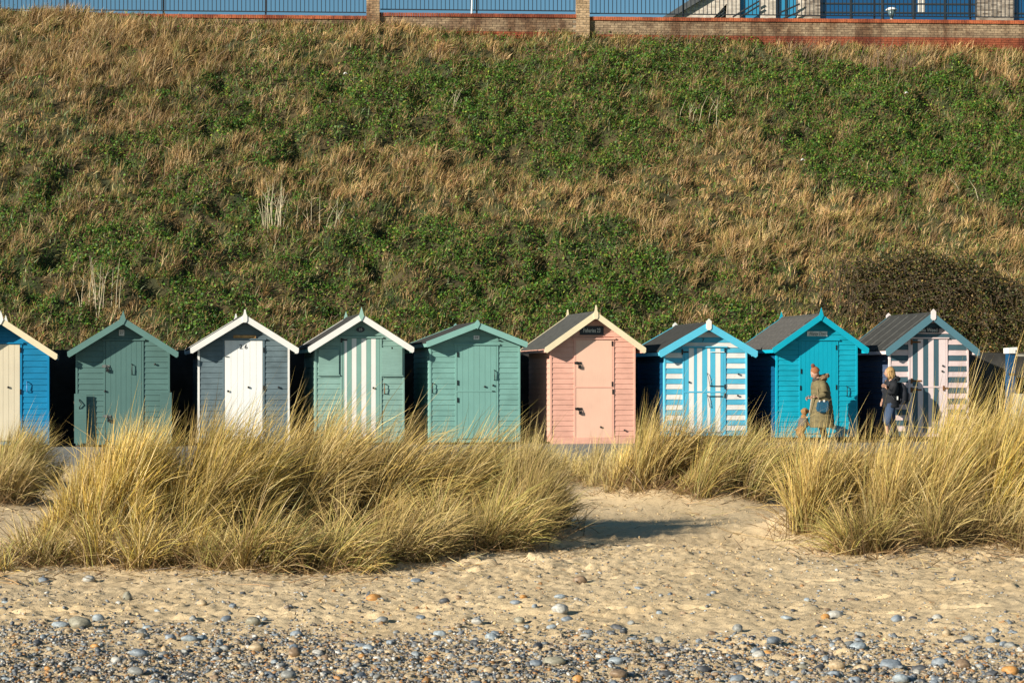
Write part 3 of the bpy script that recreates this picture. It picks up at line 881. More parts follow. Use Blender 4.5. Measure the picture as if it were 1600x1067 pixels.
# curtains seen in the glazing
M_cur = plain((0.62, 0.58, 0.52), .9, 0, .2, 9, .002, 'curtain')
for pc in (1440, 1446):
    MB().box(bxp(pc), bxp(pc + 4.5), 0.165, 0.185, bzp(17), zt_ - .2).build('blind', M_cur, bld)

# little lamp behind the wall
lp = W(1393, 30, 71.0)
lamp = empty('path_lamp', (lp.x, lp.y, 12.3))
tag(lamp, 'path lamp with a white domed cap and flared lantern behind the right wall', 'lamp')
zz = lp.z - 12.3
MB().tube([(0, 0, 0), (0, 0, zz)], 0.045, 10).build('pole', plain((.7, .7, .7), .5, 0, .1, 9, .001, 'white_enamel'), lamp)
MB().rings([(0, 0, zz, 0.05, 0.05), (0, 0, zz + .12, 0.08, 0.08), (0, 0, zz + .30, 0.17, 0.17)], 16).build('lantern', plain((.08, .12, .13), .2, 0, .1, 9, .001, 'lantern_glass'), lamp, None, True)
MB().rings([(0, 0, zz + .301, 0.21, 0.21), (0, 0, zz + .33, 0.20, 0.20), (0, 0, zz + .38, 0.13, 0.13), (0, 0, zz + .41, 0.03, 0.03)], 16).build('cap', plain((.75, .75, .74), .4, 0, .1, 9, .001, 'white_enamel'), lamp, None, True)

# ------------------------------------------------------------------ beach huts
def text_mesh(txt, size, mat, ext=0.002, sx=1.0, shear=0.0):
    cu = bpy.data.curves.new('lettering', 'FONT'); cu.body = txt; cu.size = size; cu.extrude = ext
    cu.align_x = 'CENTER'; cu.align_y = 'CENTER'; cu.shear = shear; cu.resolution_u = 3
    o = bpy.data.objects.new('tmp', cu); COL.objects.link(o)
    dg = bpy.context.evaluated_depsgraph_get()
    me_ = bpy.data.meshes.new_from_object(o.evaluated_get(dg))
    bpy.data.objects.remove(o)
    me_.materials.clear(); me_.materials.append(mat)
    me_.transform(Matrix.Rotation(math.radians(90), 4, 'X') @ Matrix.Diagonal((sx, 1, 1, 1)))
    return me_

HB = {}
def board_mesh(mat, xl0, xr0, xl1, xr1, h):
    key = (mat.name, round(xl0, 3), round(xr0, 3), round(xl1, 3), round(xr1, 3), round(h, 3))
    if key in HB: return HB[key]
    g_ = 0.006
    m_ = MB()
    m_.add([(xl0, -0.020, g_), (xr0, -0.020, g_), (xr1, -0.008, h), (xl1, -0.008, h), (xl0, 0.003, g_), (xr0, 0.003, g_), (xr1, 0.003, h), (xl1, 0.003, h)],
           [(0, 1, 2, 3), (1, 5, 6, 2), (4, 0, 3, 7), (3, 2, 6, 7), (5, 4, 7, 6), (4, 5, 1, 0)])
    HB[key] = m_.mesh('board', mat)
    return HB[key]

DEP = 2.25
def make_hut(cfg):
    xc = cfg['xc']; s0 = s_of(xc)
    base = H(s0, 0)
    Y0 = base.y
    z0 = CZ + (HZ - cfg['base']) / F * Y0
    hut = empty('beach_hut', (base.x, base.y, z0), TH)
    tag(hut, cfg['label'], 'beach hut', 'row of beach huts')
    def at(px, py):
        s = s_of(px); w_ = H(s, 0)
        return s - s0, CZ + (HZ - py) / F * w_.y - z0
    Wd = cfg.get('W', 1.97); hw = Wd / 2
    sl = cfg['slope']; ov = cfg.get('ov', 0.16); o_f = cfg.get('of', 0.28)
    ridge = at(xc, cfg['apex'])[1]                       # top of the roof at the ridge
    roof = lambda x: ridge - 0.035 - sl * abs(x)          # underside of the roof
    eave = roof(hw)
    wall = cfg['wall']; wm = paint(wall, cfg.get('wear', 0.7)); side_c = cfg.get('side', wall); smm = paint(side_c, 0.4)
    wm2 = paint(cfg['wall2'], cfg.get('wear', .7)) if 'wall2' in cfg else None
    trim = paint(cfg.get('trim', wall), 0.3); barge = paint(cfg['barge'], 0.3); fin = paint(cfg.get('finial', cfg['barge']), 0.2)
    # body
    MB().prism([(-hw + .02, 0.0), (hw - .02, 0.0), (hw - .02, roof(hw - .02) - .004), (0, roof(0) - .004), (-hw + .02, roof(hw - .02) - .004)], 0.005, DEP - 0.02).build('wall', wm if not wm2 else wm, hut)
    # bearers
    for y in (0.1, 1.05, 2.0):
        MB().box(-hw + .02, hw - .02, y, y + 0.09, PZ - z0, -0.002).build('bearer', M_timber, hut)
    # door opening
    dx0 = at(cfg['door'][0], 600)[0]; dx1 = at(cfg['door'][1], 600)[0]
    dz1 = at(xc, cfg['door'][2])[1]; dz0 = cfg.get('dz0', 0.09)
    fw = 0.045
    # cladding boards
    pitch = cfg.get('pitch', 0.118)
    k = 0; z = 0.0
    cw = 0.035
    while z < roof(0) - 0.03:
        h = min(pitch, roof(0) - z)
        mat = wm2 if (wm2 and k % 2 == cfg.get('phase', 0)) else wm
        def lim(zz): return min(hw - cw, (ridge - 0.04 - zz) / sl)
        a0, a1 = lim(z), max(lim(z + h), 0.005)
        if z + h * 0.5 < dz1 + 0.03:
            for (l0, r0, l1, r1) in ((-a0, dx0 - fw, -a1, dx0 - fw), (dx1 + fw, a0, dx1 + fw, a1)):
                if r0 - l0 > 0.02 and r1 - l1 > 0.005: link('board', board_mesh(mat, l0, r0, l1, r1, h), hut, (0, 0, z))
        else:
            link('board', board_mesh(mat, -a0, a0, -a1, a1, h), hut, (0, 0, z))
        # sides
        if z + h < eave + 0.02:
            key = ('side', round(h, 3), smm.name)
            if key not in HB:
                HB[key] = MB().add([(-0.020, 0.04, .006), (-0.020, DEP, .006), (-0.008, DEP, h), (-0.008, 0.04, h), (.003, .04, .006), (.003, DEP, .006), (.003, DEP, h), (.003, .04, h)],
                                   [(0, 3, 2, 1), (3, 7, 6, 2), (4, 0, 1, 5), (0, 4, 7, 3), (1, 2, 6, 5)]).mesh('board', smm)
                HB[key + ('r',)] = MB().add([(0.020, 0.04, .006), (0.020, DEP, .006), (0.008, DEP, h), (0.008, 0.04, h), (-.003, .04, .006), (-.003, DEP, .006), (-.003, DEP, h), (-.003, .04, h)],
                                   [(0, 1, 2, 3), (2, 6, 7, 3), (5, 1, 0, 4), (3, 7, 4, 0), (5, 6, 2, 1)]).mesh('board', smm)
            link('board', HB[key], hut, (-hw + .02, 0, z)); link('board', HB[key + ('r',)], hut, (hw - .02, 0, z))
        z += pitch; k += 1
    # corner posts
    for sgn in (-1, 1):
        x0_, x1_ = sorted((sgn * (hw + 0.006), sgn * (hw - cw)))
        zt = roof(hw) - 0.004
        MB().box(x0_, x1_, -0.026, 0.038, 0, zt).build('corner_post', trim, hut)
    if cfg.get('plinth'):
        MB().box(-hw + .01, hw - .01, -0.04, -0.021, -0.05, 0.10).build('plinth', wm, hut)
    # roof: two slopes
    rx = hw + ov
    dk = cfg.get('felt', M_felt)
    for sgn in (-1, 1):
        top = lambda x: ridge - sl * x
        pts = [(0.0 * sgn, ridge), (sgn * rx, top(rx)), (sgn * rx, top(rx) - 0.032), (0.0, ridge - 0.034)]
        if sgn > 0: pts = pts[::-1]
        rf = MB().prism(pts, -o_f + 0.012, DEP + 0.12).build('roof_slope', dk, hut)
        nrm = math.sqrt(1 + sl * sl)
        if cfg.get('shingle'):
            nx_, ny_ = 7, 9
            c0 = math.atan(sl)
            for i in range(nx_):
                xa_ = rx * (i + 0.02) / nx_; xb2 = rx * (i + 1.06) / nx_
                for j in range(ny_):
                    y_a = -o_f + 0.03 + (DEP + o_f + 0.06) * (j + (0.5 if i % 2 else 0)) / ny_; y_b = min(y_a + (DEP + o_f + 0.06) / ny_ - 0.012, DEP + 0.11)
                    if y_b - y_a < .05: continue
                    za_, zb2 = top(xa_) + 0.003, top(min(xb2, rx)) + 0.012
                    xb3 = min(xb2, rx)
                    vs = [(sgn * xa_, y_a, za_), (sgn * xa_, y_b, za_), (sgn * xb3, y_b, zb2), (sgn * xb3, y_a, zb2), (sgn * xb3, y_a, zb2 - .012), (sgn * xb3, y_b, zb2 - .012)]
                    fs = [(0, 1, 2, 3), (3, 2, 5, 4)] if sgn > 0 else [(3, 2, 1, 0), (4, 5, 2, 3)]
                    MB().add(vs, fs).build('shingle', M_slate, rf)
        if cfg.get('battens'):
            for y in np.linspace(-0.02, DEP - 0.1, 5):
                vs = []
                for (xx, dz) in ((0.02, 0.002), (rx, 0.002), (rx, 0.014), (0.02, 0.014)):
                    vs.append((sgn * xx, y, top(xx) + dz))
                vs2 = [(v_[0], v_[1] + 0.03, v_[2]) for v_ in vs]
                MB().add(vs + vs2, [(0, 1, 2, 3), (7, 6, 5, 4), (3, 2, 6, 7), (2, 1, 5, 6)]).build('batten', plain((.11, .11, .105), .8, 0, .2, 9, .002, 'batten'), rf)
        # barge boards front and rear
        bw = cfg.get('bw', 0.125)
        for (ya, yb2) in ((-o_f - 0.016, -o_f + 0.010), (DEP + 0.122, DEP + 0.147)):
            x_in, x_out = 0.012, rx + 0.02
            tp = lambda x: ridge + 0.012 - sl * x
            vb = bw * nrm
            pts = [(sgn * x_in, tp(x_in)), (sgn * x_in, tp(x_in) - vb), (sgn * (x_out - bw * sl * 0.55), tp(x_out - bw * sl * .55) - vb), (sgn * (x_out - .005), tp(x_out) - vb * 0.62), (sgn * x_out, tp(x_out))]
            if sgn > 0: pass
            else: pts = pts[::-1]
            MB().prism(pts, ya, yb2).build('barge_board', barge, hut)
        # soffit rafter edge
        MB().box(*sorted((sgn * (rx - 0.005), sgn * (rx - 0.03))), -o_f + 0.013, DEP + 0.12, top(rx) - 0.11, top(rx) - 0.034).build('fascia', barge if cfg.get('fascia') else trim, hut)
    MB().prism([(-0.07, ridge - .07 * sl + .002), (-0.0, ridge + .006), (0.07, ridge - .07 * sl + .002), (.07, ridge - .07 * sl + .012), (0, ridge + .022), (-.07, ridge - .07 * sl + .012)], -o_f + .011, DEP + .121).build('ridge_cap', dk, hut)
    # finials
    ft = cfg.get('fin_type', 'diamond'); fh = cfg.get('fin_h', 0.15)
    for (ya, yb2) in ((-o_f - 0.034, -o_f - 0.0165), (DEP + 0.148, DEP + 0.166)):
        zc_ = ridge
        if ft == 'diamond':
            pts = [(0, zc_ - 0.15), (0.055, zc_ - 0.04), (0.040, zc_ + 0.02), (0.0, zc_ + fh), (-0.040, zc_ + 0.02), (-0.055, zc_ - 0.04)]
        elif ft == 'hex':
            pts = [(-0.03, zc_ - 0.17), (0.03, zc_ - 0.17), (0.062, zc_ - 0.13), (0.062, zc_ + 0.03), (0.0, zc_ + fh), (-0.062, zc_ + 0.03), (-0.062, zc_ - 0.13)]
        else:
            pts = [(-0.03, zc_ - 0.16), (0.03, zc_ - 0.16), (0.05, zc_ - 0.12), (0.05, zc_ - 0.02), (0.028, zc_ + 0.03), (0.012, zc_ + fh), (-0.012, zc_ + fh), (-0.028, zc_ + 0.03), (-0.05, zc_ - 0.02), (-0.05, zc_ - 0.12)]
        MB().prism(pts, ya, yb2).build('finial', fin, hut)
    # door
    dcol = cfg.get('dcol', wall); dm = paint(dcol, cfg.get('dwear', 0.25), 0.5, True)
    dm2 = paint(cfg['dcol2'], 0.2, 0.5, True) if 'dcol2' in cfg else None
    frm = paint(cfg.get('frame', wall), 0.3)
    fr = MB().box(dx0 - fw, dx0 - .006, -0.03, 0.004, 0.02, dz1 + .01).box(dx1 + .006, dx1 + fw, -0.03, 0.004, 0.02, dz1 + .01)
    fr.build('door_frame', frm, hut)
    MB().box(dx0 - fw - 0.03, dx1 + fw + 0.03, -0.055, 0.004, dz1 + 0.012, dz1 + 0.042).build('lintel', frm, hut)
    spl = at(xc, cfg['split'])[1] if 'split' in cfg else None
    leaves = [(dz0, spl - .006), (spl + .006, dz1)] if spl else [(dz0, dz1)]
    npk = cfg.get('planks', 6)
    for (za_, zb2) in leaves:
        dr = MB().box(dx0, dx1, -0.010, 0.004, za_, zb2).build('door', dm, hut)
        pw = (dx1 - dx0) / npk
        widths = cfg.get('pk_w')
        xs_p = np.concatenate([[0], np.cumsum(widths)]) / sum(widths) * (dx1 - dx0) if widths else np.arange(npk + 1) * pw
        for i in range(len(xs_p) - 1):
            mt = dm2 if (dm2 and i % 2 == cfg.get('dphase', 0)) else dm
            gap = 0.004 if npk > 1 else 0.0
            MB().box(dx0 + xs_p[i] + gap / 2, dx0 + xs_p[i + 1] - gap / 2, -0.024 - random.uniform(0, .002), -0.0102, za_, zb2).build('plank', mt, dr)
    if spl:
        MB().box(dx0 - .01, dx1 + .01, -0.034, -0.0265, spl - .02, spl + .012).build('door_ledge', frm, hut)
    # fittings: (kind, px, py)
    for it in cfg.get('fit', ()):
        x, z = at(it[1], it[2])
        kd = it[0]
        if kd == 'hinge':
            MB().box(x - .014, x + .014, -0.042, -0.03, z - .055, z + .055).build('hinge', M_black, hut)
        elif kd == 'strap':
            MB().box(x - .02, x + it[3], -0.036, -0.0285, z - .018, z + .018).box(x - .03, x + .01, -.045, -.037, z - .06, z + .06).build('hinge', it[4] if len(it) > 4 else M_black, hut)
        elif kd == 'knob':
            MB().ball((x, -0.045, z), (0.024, 0.02, 0.024), 10, 6).build('knob', M_black, hut, None, True)
        elif kd == 'handle':
            mt = it[3] if len(it) > 3 else M_black
            MB().tube([(x, -0.026, z + .11), (x + .005, -0.065, z + .095), (x, -0.07, z), (x + .005, -0.065, z - .095), (x, -0.026, z - .11)], [.012, .010, .011, .010, .012], 6).build('handle', mt, hut, None, True)
        elif kd == 'hasp':
            hs = MB().box(x - .09, x + .07, -0.04, -0.0295, z - .024, z + .024).box(x - .05, x - .01, -.055, -.041, z - .03, z + .03).build('hasp', M_steel if len(it) > 3 else M_black, hut)
            pk = MB().box(x - .005, x + .055, -0.075, -0.045, z - .125, z - .055)
            pk.tube([(x + .005, -.06, z - .056), (x + .005, -.06, z - .02), (x + .025, -.06, z - .0), (x + .045, -.06, z - .02), (x + .045, -.06, z - .056)], .007, 6)
            pk.build('padlock', M_black, hut)
        elif kd == 'plaque':
            _, _, _, wpx, hpx, mat_, txt, tm, ts = it
            w_, h_ = wpx / F * Y0, hpx / F * Y0
            if txt == 'oval':
                p_ = MB().prism([(x + w_ / 2 * math.cos(a_), z + h_ / 2 * math.sin(a_)) for a_ in np.linspace(0, 2 * math.pi, 20)[:-1]], -0.042, -0.022).build('plaque', mat_, hut)
            else:
                p_ = MB().box(x - w_ / 2, x + w_ / 2, -0.042, -0.022, z - h_ / 2, z + h_ / 2).build('plaque', mat_, hut)
            if tm:
                link('lettering', text_mesh(ts[0], ts[1], tm, 0.0015, ts[2] if len(ts) > 2 else 1, ts[3] if len(ts) > 3 else 0), p_, (x, -0.0445, z))
        elif kd == 'text':
            link('lettering', text_mesh(it[3], it[4], it[5], 0.003), hut, (x, -0.030, z))
        elif kd == 'shutter':
            x2, z2 = at(it[3], it[4])
            MB().box(x, x2, -0.055, -0.021, z2, z).build('shutter', wm, hut)
            MB().box(x - .02, x2 + .02, -0.06, -0.0215, z2 - .03, z2 - .003).build('shutter_sill', wm, hut)
        elif kd == 'wing':
            x2, z2 = at(it[3], it[4])
            wg = MB().box(x, x2, -0.13, -0.095, z2, z).build('windbreak_panel', wm, hut)
            for q in (0.25, 0.8):
                MB().box(x - .01 if it[5] < 0 else x2 - .04, x + .04 if it[5] < 0 else x2 + .01, -0.094, -0.0265, z2 + (z - z2) * q, z2 + (z - z2) * q + .05).build('bracket', M_timber, wg)
            if it[5] < 0:
                xm = (x + x2) / 2; zm = z - .22
                MB().tube([(xm - .02, -.132, zm + .1), (xm - .02, -.16, zm + .07), (xm + .03, -.165, zm), (xm - .02, -.16, zm - .07), (xm - .02, -.132, zm - .1)], .011, 6).build('handle', M_black, wg)
        elif kd == 'bolt':
            MB().box(x, x + it[3], -0.05, -0.027, z - .008, z + .008).build('bolt', it[4] if len(it) > 4 else M_black, hut)
        elif kd == 'hook':
            MB().tube([(x, -.028, z + .02), (x, -.06, z), (x + .03, -.065, z - .1), (x + .06, -.06, z - .26), (x + .10, -.03, z - .27)], .006, 6).build('hook', M_black, hut)
    return hut

WHT = (0.74, 0.725, 0.70)
CRM = (0.74, 0.63, 0.43)
M_ink = plain((0.02, 0.02, 0.022), .6, 0, .1, 9, .0005, 'ink')
M_white = plain((0.75, 0.75, 0.72), .6, 0, .1, 9, .0005, 'white_paint')
M_sign = plain((0.02, 0.025, 0.035), .5, 0, .2, 9, .0005, 'dark_sign')
M_signw = plain((0.72, 0.74, 0.71), .6, 0, .2, 9, .0005, 'pale_sign')
M_wood = plain((0.45, 0.26, 0.10), .7, 0, .5, 14, .002, 'varnished_wood')
M_bluegrey = plain((.10, .22, .45), .5, 0, .2, 9, .001, 'blue_metal')
HUTS = [
 dict(xc=2, base=695, apex=497, slope=.667, wall=S(0, 124, 172), barge=CRM, finial=WHT, door=(-30, 31, 538), dcol=(.64, .56, .42), frame=S(0, 124, 172), label='blue hut with a cream door cut off by the left edge of the picture',
      fit=[('handle', 42, 604, M_bluegrey), ('hinge', 32, 547), ('hinge', 32, 612), ('knob', 13, 605)], planks=7, pitch=.127),
 dict(xc=192, base=695, apex=497.5, slope=.63, wall=S(82, 114, 111), wear=.5, barge=S(92, 126, 122), door=(165, 221, 533), fin_h=.16, label='dark green hut with a small white number plate, two padlocks and low side panels',
      fit=[('hasp', 166, 572, 1), ('hasp', 168, 650, 1), ('handle', 206, 577), ('plaque', 190, 520, 8, 9, M_signw, 'box', M_ink, ('27', .085)), ('knob', 242, 569), ('knob', 164, 611), ('wing', 116, 615, 135, 692, -1), ('wing', 250, 613, 268, 692, 1)], planks=7),
 dict(xc=381, base=693, apex=493, slope=.62, wall=(.125, .175, .20), wear=1.0, trim=WHT, barge=WHT, door=(351, 410, 532), dcol=(.78, .78, .77), dwear=.15, frame=(.115, .165, .195), fin_type='spike', fin_h=.12, fascia=1, label='slate grey hut with a white door numbered 26 and white barge boards',
      fit=[('plaque', 382, 526, 35, 4.5, M_wood, 'box', None, None), ('text', 380, 542, '2 6', .14, M_ink), ('hinge', 412, 547), ('hinge', 412, 606), ('knob', 388, 605), ('knob', 356, 611), ('bolt', 351, 557, .07, M_steel), ('knob', 435, 605)], planks=6),
 dict(xc=562, base=692, apex=491.6, slope=.63, wall=S(130, 164, 156), barge=WHT, finial=S(145, 182, 170), door=(535, 593, 529), dcol=S(124, 161, 152), dcol2=WHT, dphase=1, pk_w=[.6, .9, 1.6, 1.6, 1.6, 1.7, 1.6, 1.6, 1.3], planks=9, frame=S(130, 164, 156), fin_h=.16, label='mint hut with a green and white striped door and closed shutters',
      fit=[('plaque', 563, 515, 13, 8.5, M_sign, 'oval', M_signw, ('25', .08)), ('shutter', 497.5, 546, 529, 585), ('shutter', 596.5, 543, 628, 586), ('strap', 534, 531, .12), ('handle', 600, 607, M_rust), ('knob', 583, 606), ('knob', 612, 544)]),
 dict(xc=742, base=691, apex=504.5, slope=.385, wall=S(116, 160, 153), barge=S(124, 168, 161), door=(714, 775, 540), split=611, planks=7, fin_h=.06, W=2.04, ov=.10, label='teal hut with a low wide roof and a plain stable door',
      fit=[('plaque', 744, 527.5, 9, 6.5, M_signw, 'box', M_ink, ('24', .07)), ('hinge', 715, 554), ('hinge', 715, 598), ('hinge', 715, 625), ('handle', 772, 586), ('knob', 757, 604), ('knob', 770, 602), ('handle', 675, 606), ('bolt', 768, 611, .06), ('bolt', 778, 532, .05)]),
 dict(xc=926, base=690, apex=488, slope=.70, wall=S(222, 168, 150), barge=CRM, door=(899.5, 956, 531), split=604.5, planks=1, dcol=S(224, 182, 161), plinth=1, felt=M_felt2, fin_type='spike', fin_h=.15, label='pink hut with cream barge boards and a black Fisheries 23 sign',
      fit=[('plaque', 924, 516.5, 38, 14, M_sign, 'box', M_white, ('Fisheries 23', .135, .62)), ('hasp', 903, 567), ('hasp', 904, 638.5), ('hinge', 956, 537), ('hinge', 956, 600), ('hinge', 957, 612), ('knob', 938, 667), ('knob', 975, 672)]),
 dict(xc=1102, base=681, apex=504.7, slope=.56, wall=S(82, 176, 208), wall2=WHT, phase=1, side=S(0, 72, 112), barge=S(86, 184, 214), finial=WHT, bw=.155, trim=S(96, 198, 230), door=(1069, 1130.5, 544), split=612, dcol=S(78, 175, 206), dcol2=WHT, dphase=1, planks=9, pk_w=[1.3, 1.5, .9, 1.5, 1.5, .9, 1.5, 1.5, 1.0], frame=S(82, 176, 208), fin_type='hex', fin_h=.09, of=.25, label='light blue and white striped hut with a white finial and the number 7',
      fit=[('text', 1098, 531.5, '7', .12, M_ink), ('strap', 1066, 550, .14), ('hook', 1104, 584), ('hook', 1104, 618), ('bolt', 1108, 603, .33), ('bolt', 1106, 619, .33), ('bolt', 1110, 550, .32, M_signw), ('hinge', 1132, 547), ('hinge', 1132, 604), ('hinge', 1132, 618), ('knob', 1153, 584.5), ('knob', 1152, 618), ('knob', 1076, 597)]),
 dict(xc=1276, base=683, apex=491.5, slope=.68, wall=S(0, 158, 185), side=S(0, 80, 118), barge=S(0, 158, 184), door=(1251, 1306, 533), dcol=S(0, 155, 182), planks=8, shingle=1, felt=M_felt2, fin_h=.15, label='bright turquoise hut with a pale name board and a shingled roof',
      fit=[('plaque', 1276, 521.5, 33, 7.5, M_signw, 'box', M_ink, ('Happy Days', .10, .80, .35)), ('hinge', 1251, 580), ('hinge', 1250, 606), ('hinge', 1306, 543), ('hinge', 1306, 605), ('handle', 1322, 611)]),
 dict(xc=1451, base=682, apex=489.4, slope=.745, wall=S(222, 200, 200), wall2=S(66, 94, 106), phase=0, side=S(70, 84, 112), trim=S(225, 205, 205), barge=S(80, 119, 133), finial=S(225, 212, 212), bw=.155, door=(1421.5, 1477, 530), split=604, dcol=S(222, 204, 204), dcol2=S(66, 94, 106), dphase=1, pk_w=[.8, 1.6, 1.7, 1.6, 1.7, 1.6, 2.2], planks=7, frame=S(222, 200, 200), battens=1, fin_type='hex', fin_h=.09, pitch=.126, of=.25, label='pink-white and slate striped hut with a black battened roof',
      fit=[('plaque', 1450, 515.8, 34, 8, M_sign, 'box', M_white, ('Sea Weed', .125, .85)), ('strap', 1424, 534.5, .22, M_rust), ('strap', 1424, 595, .24, M_rust), ('strap', 1424, 609, .24, M_rust), ('strap', 1474, 606.5, .10, M_rust), ('knob', 1472, 571.5), ('knob', 1471, 580), ('knob', 1511, 545)]),
]
for c_ in HUTS: make_hut(c_)

# ------------------------------------------------------------------ things right of the huts
bp = W(1579, 690, 47.6)
post = empty('lifebuoy_post', (bp.x, bp.y, PZ), TH); post.scale = (.78, 1, 1)
tag(post, 'blue wooden post with a white cap beside the handrail at the right edge', 'post')
M_bl_shade = paint(S(18, 72, 112), .6)  # blue darkened: the partial shade on the post is in the paint
MB().add([(-.125, -.10, 0), (.125, -.10, 0), (.125, .10, 0), (-.125, .10, 0), (-.11, -.09, 2.06), (.10, -.09, 2.06), (.10, .09, 2.06), (-.11, .09, 2.06)],
         [(3, 2, 1, 0), (4, 5, 6, 7), (0, 1, 5, 4), (1, 2, 6, 5), (2, 3, 7, 6), (3, 0, 4, 7)]).build('body', M_bl_shade, post)
MB().prism([(-.15, 2.062), (.13, 2.062), (.135, 2.21), (-.155, 2.19)], -.14, .13).build('cap', paint(WHT, .3), post)
MB().tube([(.085, -.145, 2.14), (.09, -.115, 1.95), (.10, -.113, 1.2)], .012, 6).build('strap', M_black, post)
MB().box(-.13, .13, -.118, -.1, 1.55, 1.60).build('band', M_black, post)
hr = empty('handrail', (*H(s_of(1592, 2.4), 2.4).xy, PZ), TH)
tag(hr, 'weathered concrete handrail with two rails behind the blue post', 'handrail')
for z, nm in ((2.0, 'rail'), (1.48, 'rail')):
    MB().box(0.0, 3.5, 0.2, .27, z + .03, z + .085).build(nm, M_conc, hr)
for x in (0.75, 2.4): MB().box(x, x + .08, .271, .35, 0, 2.11).build('post', M_conc, hr)
cb = W(1588, 690, 38.5)
blk = MB()
blk.add([(0, 0, -.2), (1.6, 0, -.2), (1.6, .5, -.2), (0, .5, -.2), (0.01, 0.01, 1.17), (1.6, 0.0, 1.15), (1.6, .49, 1.15), (0.02, .5, 1.17)],
        [(3, 2, 1, 0), (4, 5, 6, 7), (0, 1, 5, 4), (1, 2, 6, 5), (2, 3, 7, 6), (3, 0, 4, 7)])
o = blk.build('concrete_block', M_conc, None, (cb.x, cb.y, 0.2))
bm = bmesh.new(); bm.from_mesh(o.data); bmesh.ops.bevel(bm, geom=bm.edges[:], offset=.02, segments=2, affect='EDGES'); bm.to_mesh(o.data); bm.free()
tag(o, 'weathered concrete block end standing behind the tall marram at the right edge', 'concrete block')

# ------------------------------------------------------------------ people and dog
M_skin = plain((0.42, 0.235, 0.165), .5, 0, .1, 20, .001, 'skin')
def cloth(c, var=.25, scale=22): return plain(c, .85, 0, var, scale, .006, 'cloth')
def skinned(name, verts, edges, radii, mat, parent, sub=2, extra=None):
    me_ = bpy.data.meshes.new(name); me_.from_pydata(verts, edges, [])
    o_ = bpy.data.objects.new(name, me_); COL.objects.link(o_)
    o_.modifiers.new('skin', 'SKIN')
    for i, r in enumerate(radii):
        sv = me_.skin_vertices[0].data[i]; sv.radius = r if hasattr(r, '__len__') else (r, r); sv.use_root = (i == 0)
    sm = o_.modifiers.new('sub', 'SUBSURF'); sm.levels = sub; sm.render_levels = sub
    dg = bpy.context.evaluated_depsgraph_get()
    out = bpy.data.meshes.new_from_object(o_.evaluated_get(dg))
    bpy.data.objects.remove(o_)
    if extra:
        bm_ = bmesh.new(); bm_.from_mesh(out)
        tmp = extra.mesh('t', None); bm_.from_mesh(tmp); bm_.to_mesh(out); bm_.free()
    out.materials.clear(); out.materials.append(mat)
    out.polygons.foreach_set('use_smooth', [True] * len(out.polygons))
    return link(name, out, parent)

def fingers(m_, wrist, dirv, side, down, k=1.0):
    """palm and five bent fingers from the wrist along dirv"""
    w_ = Vector(wrist); d_ = Vector(dirv).normalized(); s_ = Vector(side).normalized(); dn = Vector(down).normalized()
    m_.tube([w_, w_ + d_ * .045 * k, w_ + d_ * .09 * k], [(.024, .016), (.040, .015), (.038, .013)], 8)
    for i, ln in enumerate((.068, .078, .072, .056)):
        b0 = w_ + d_ * .085 * k + s_ * (.030 - .020 * i)
        p1 = b0 + d_ * ln * .5 + dn * .008; p2 = p1 + d_ * ln * .25 + dn * ln * .38; p3 = p2 - d_ * ln * .12 + dn * ln * .3
        m_.tube([b0, p1, p2, p3], [.0095, .009, .0085, .0065], 6)
    t0 = w_ + d_ * .03 * k + s_ * .032
    m_.tube([t0, t0 + d_ * .03 + s_ * .022, t0 + d_ * .055 + s_ * .018 + dn * .02], [.012, .0105, .008], 6)

def head_mesh(m_, c, fwd, r=(.078, .098, .118)):
    """fwd: unit vector the face points along (horizontal); nose, brow, chin and ears pushed out of an ellipsoid"""
    fx = Vector(fwd).normalized(); sx_ = Vector((-fx.y, fx.x, 0)).normalized(); up = Vector((0, 0, 1)) - fx * fx.z; up.normalize()
    tmp = MB().ball((0, 0, 0), 1, 20, 14)
    vs = []
    for v in tmp.v:
        a, b2, z = v
        f_ = a * .098; s_ = b2 * r[0]; u_ = z * r[2]
        if a > .55:
            nose = math.exp(-((b2 / .16) ** 2 + ((z + .12) / .20) ** 2)) * .026
            chin = math.exp(-((b2 / .3) ** 2 + ((z + .75) / .22) ** 2)) * .014
            eye = math.exp(-((abs(b2) - .36) ** 2 / .02 + ((z - .06) / .14) ** 2)) * -.010
            mouth = math.exp(-((b2 / .3) ** 2 + ((z + .45) / .06) ** 2)) * -.005
            f_ += nose + chin + eye + mouth
        if z < -.3: s_ *= 1 - .28 * (-z - .3)
        if a < -.2: u_ *= 1.02
        if abs(b2) > .93 and abs(z) < .3: s_ *= 1.13
        vs.append(Vector(c) + fx * f_ + sx_ * s_ + up * u_)
    m_.add(vs, tmp.f)
    return fx, sx_, up

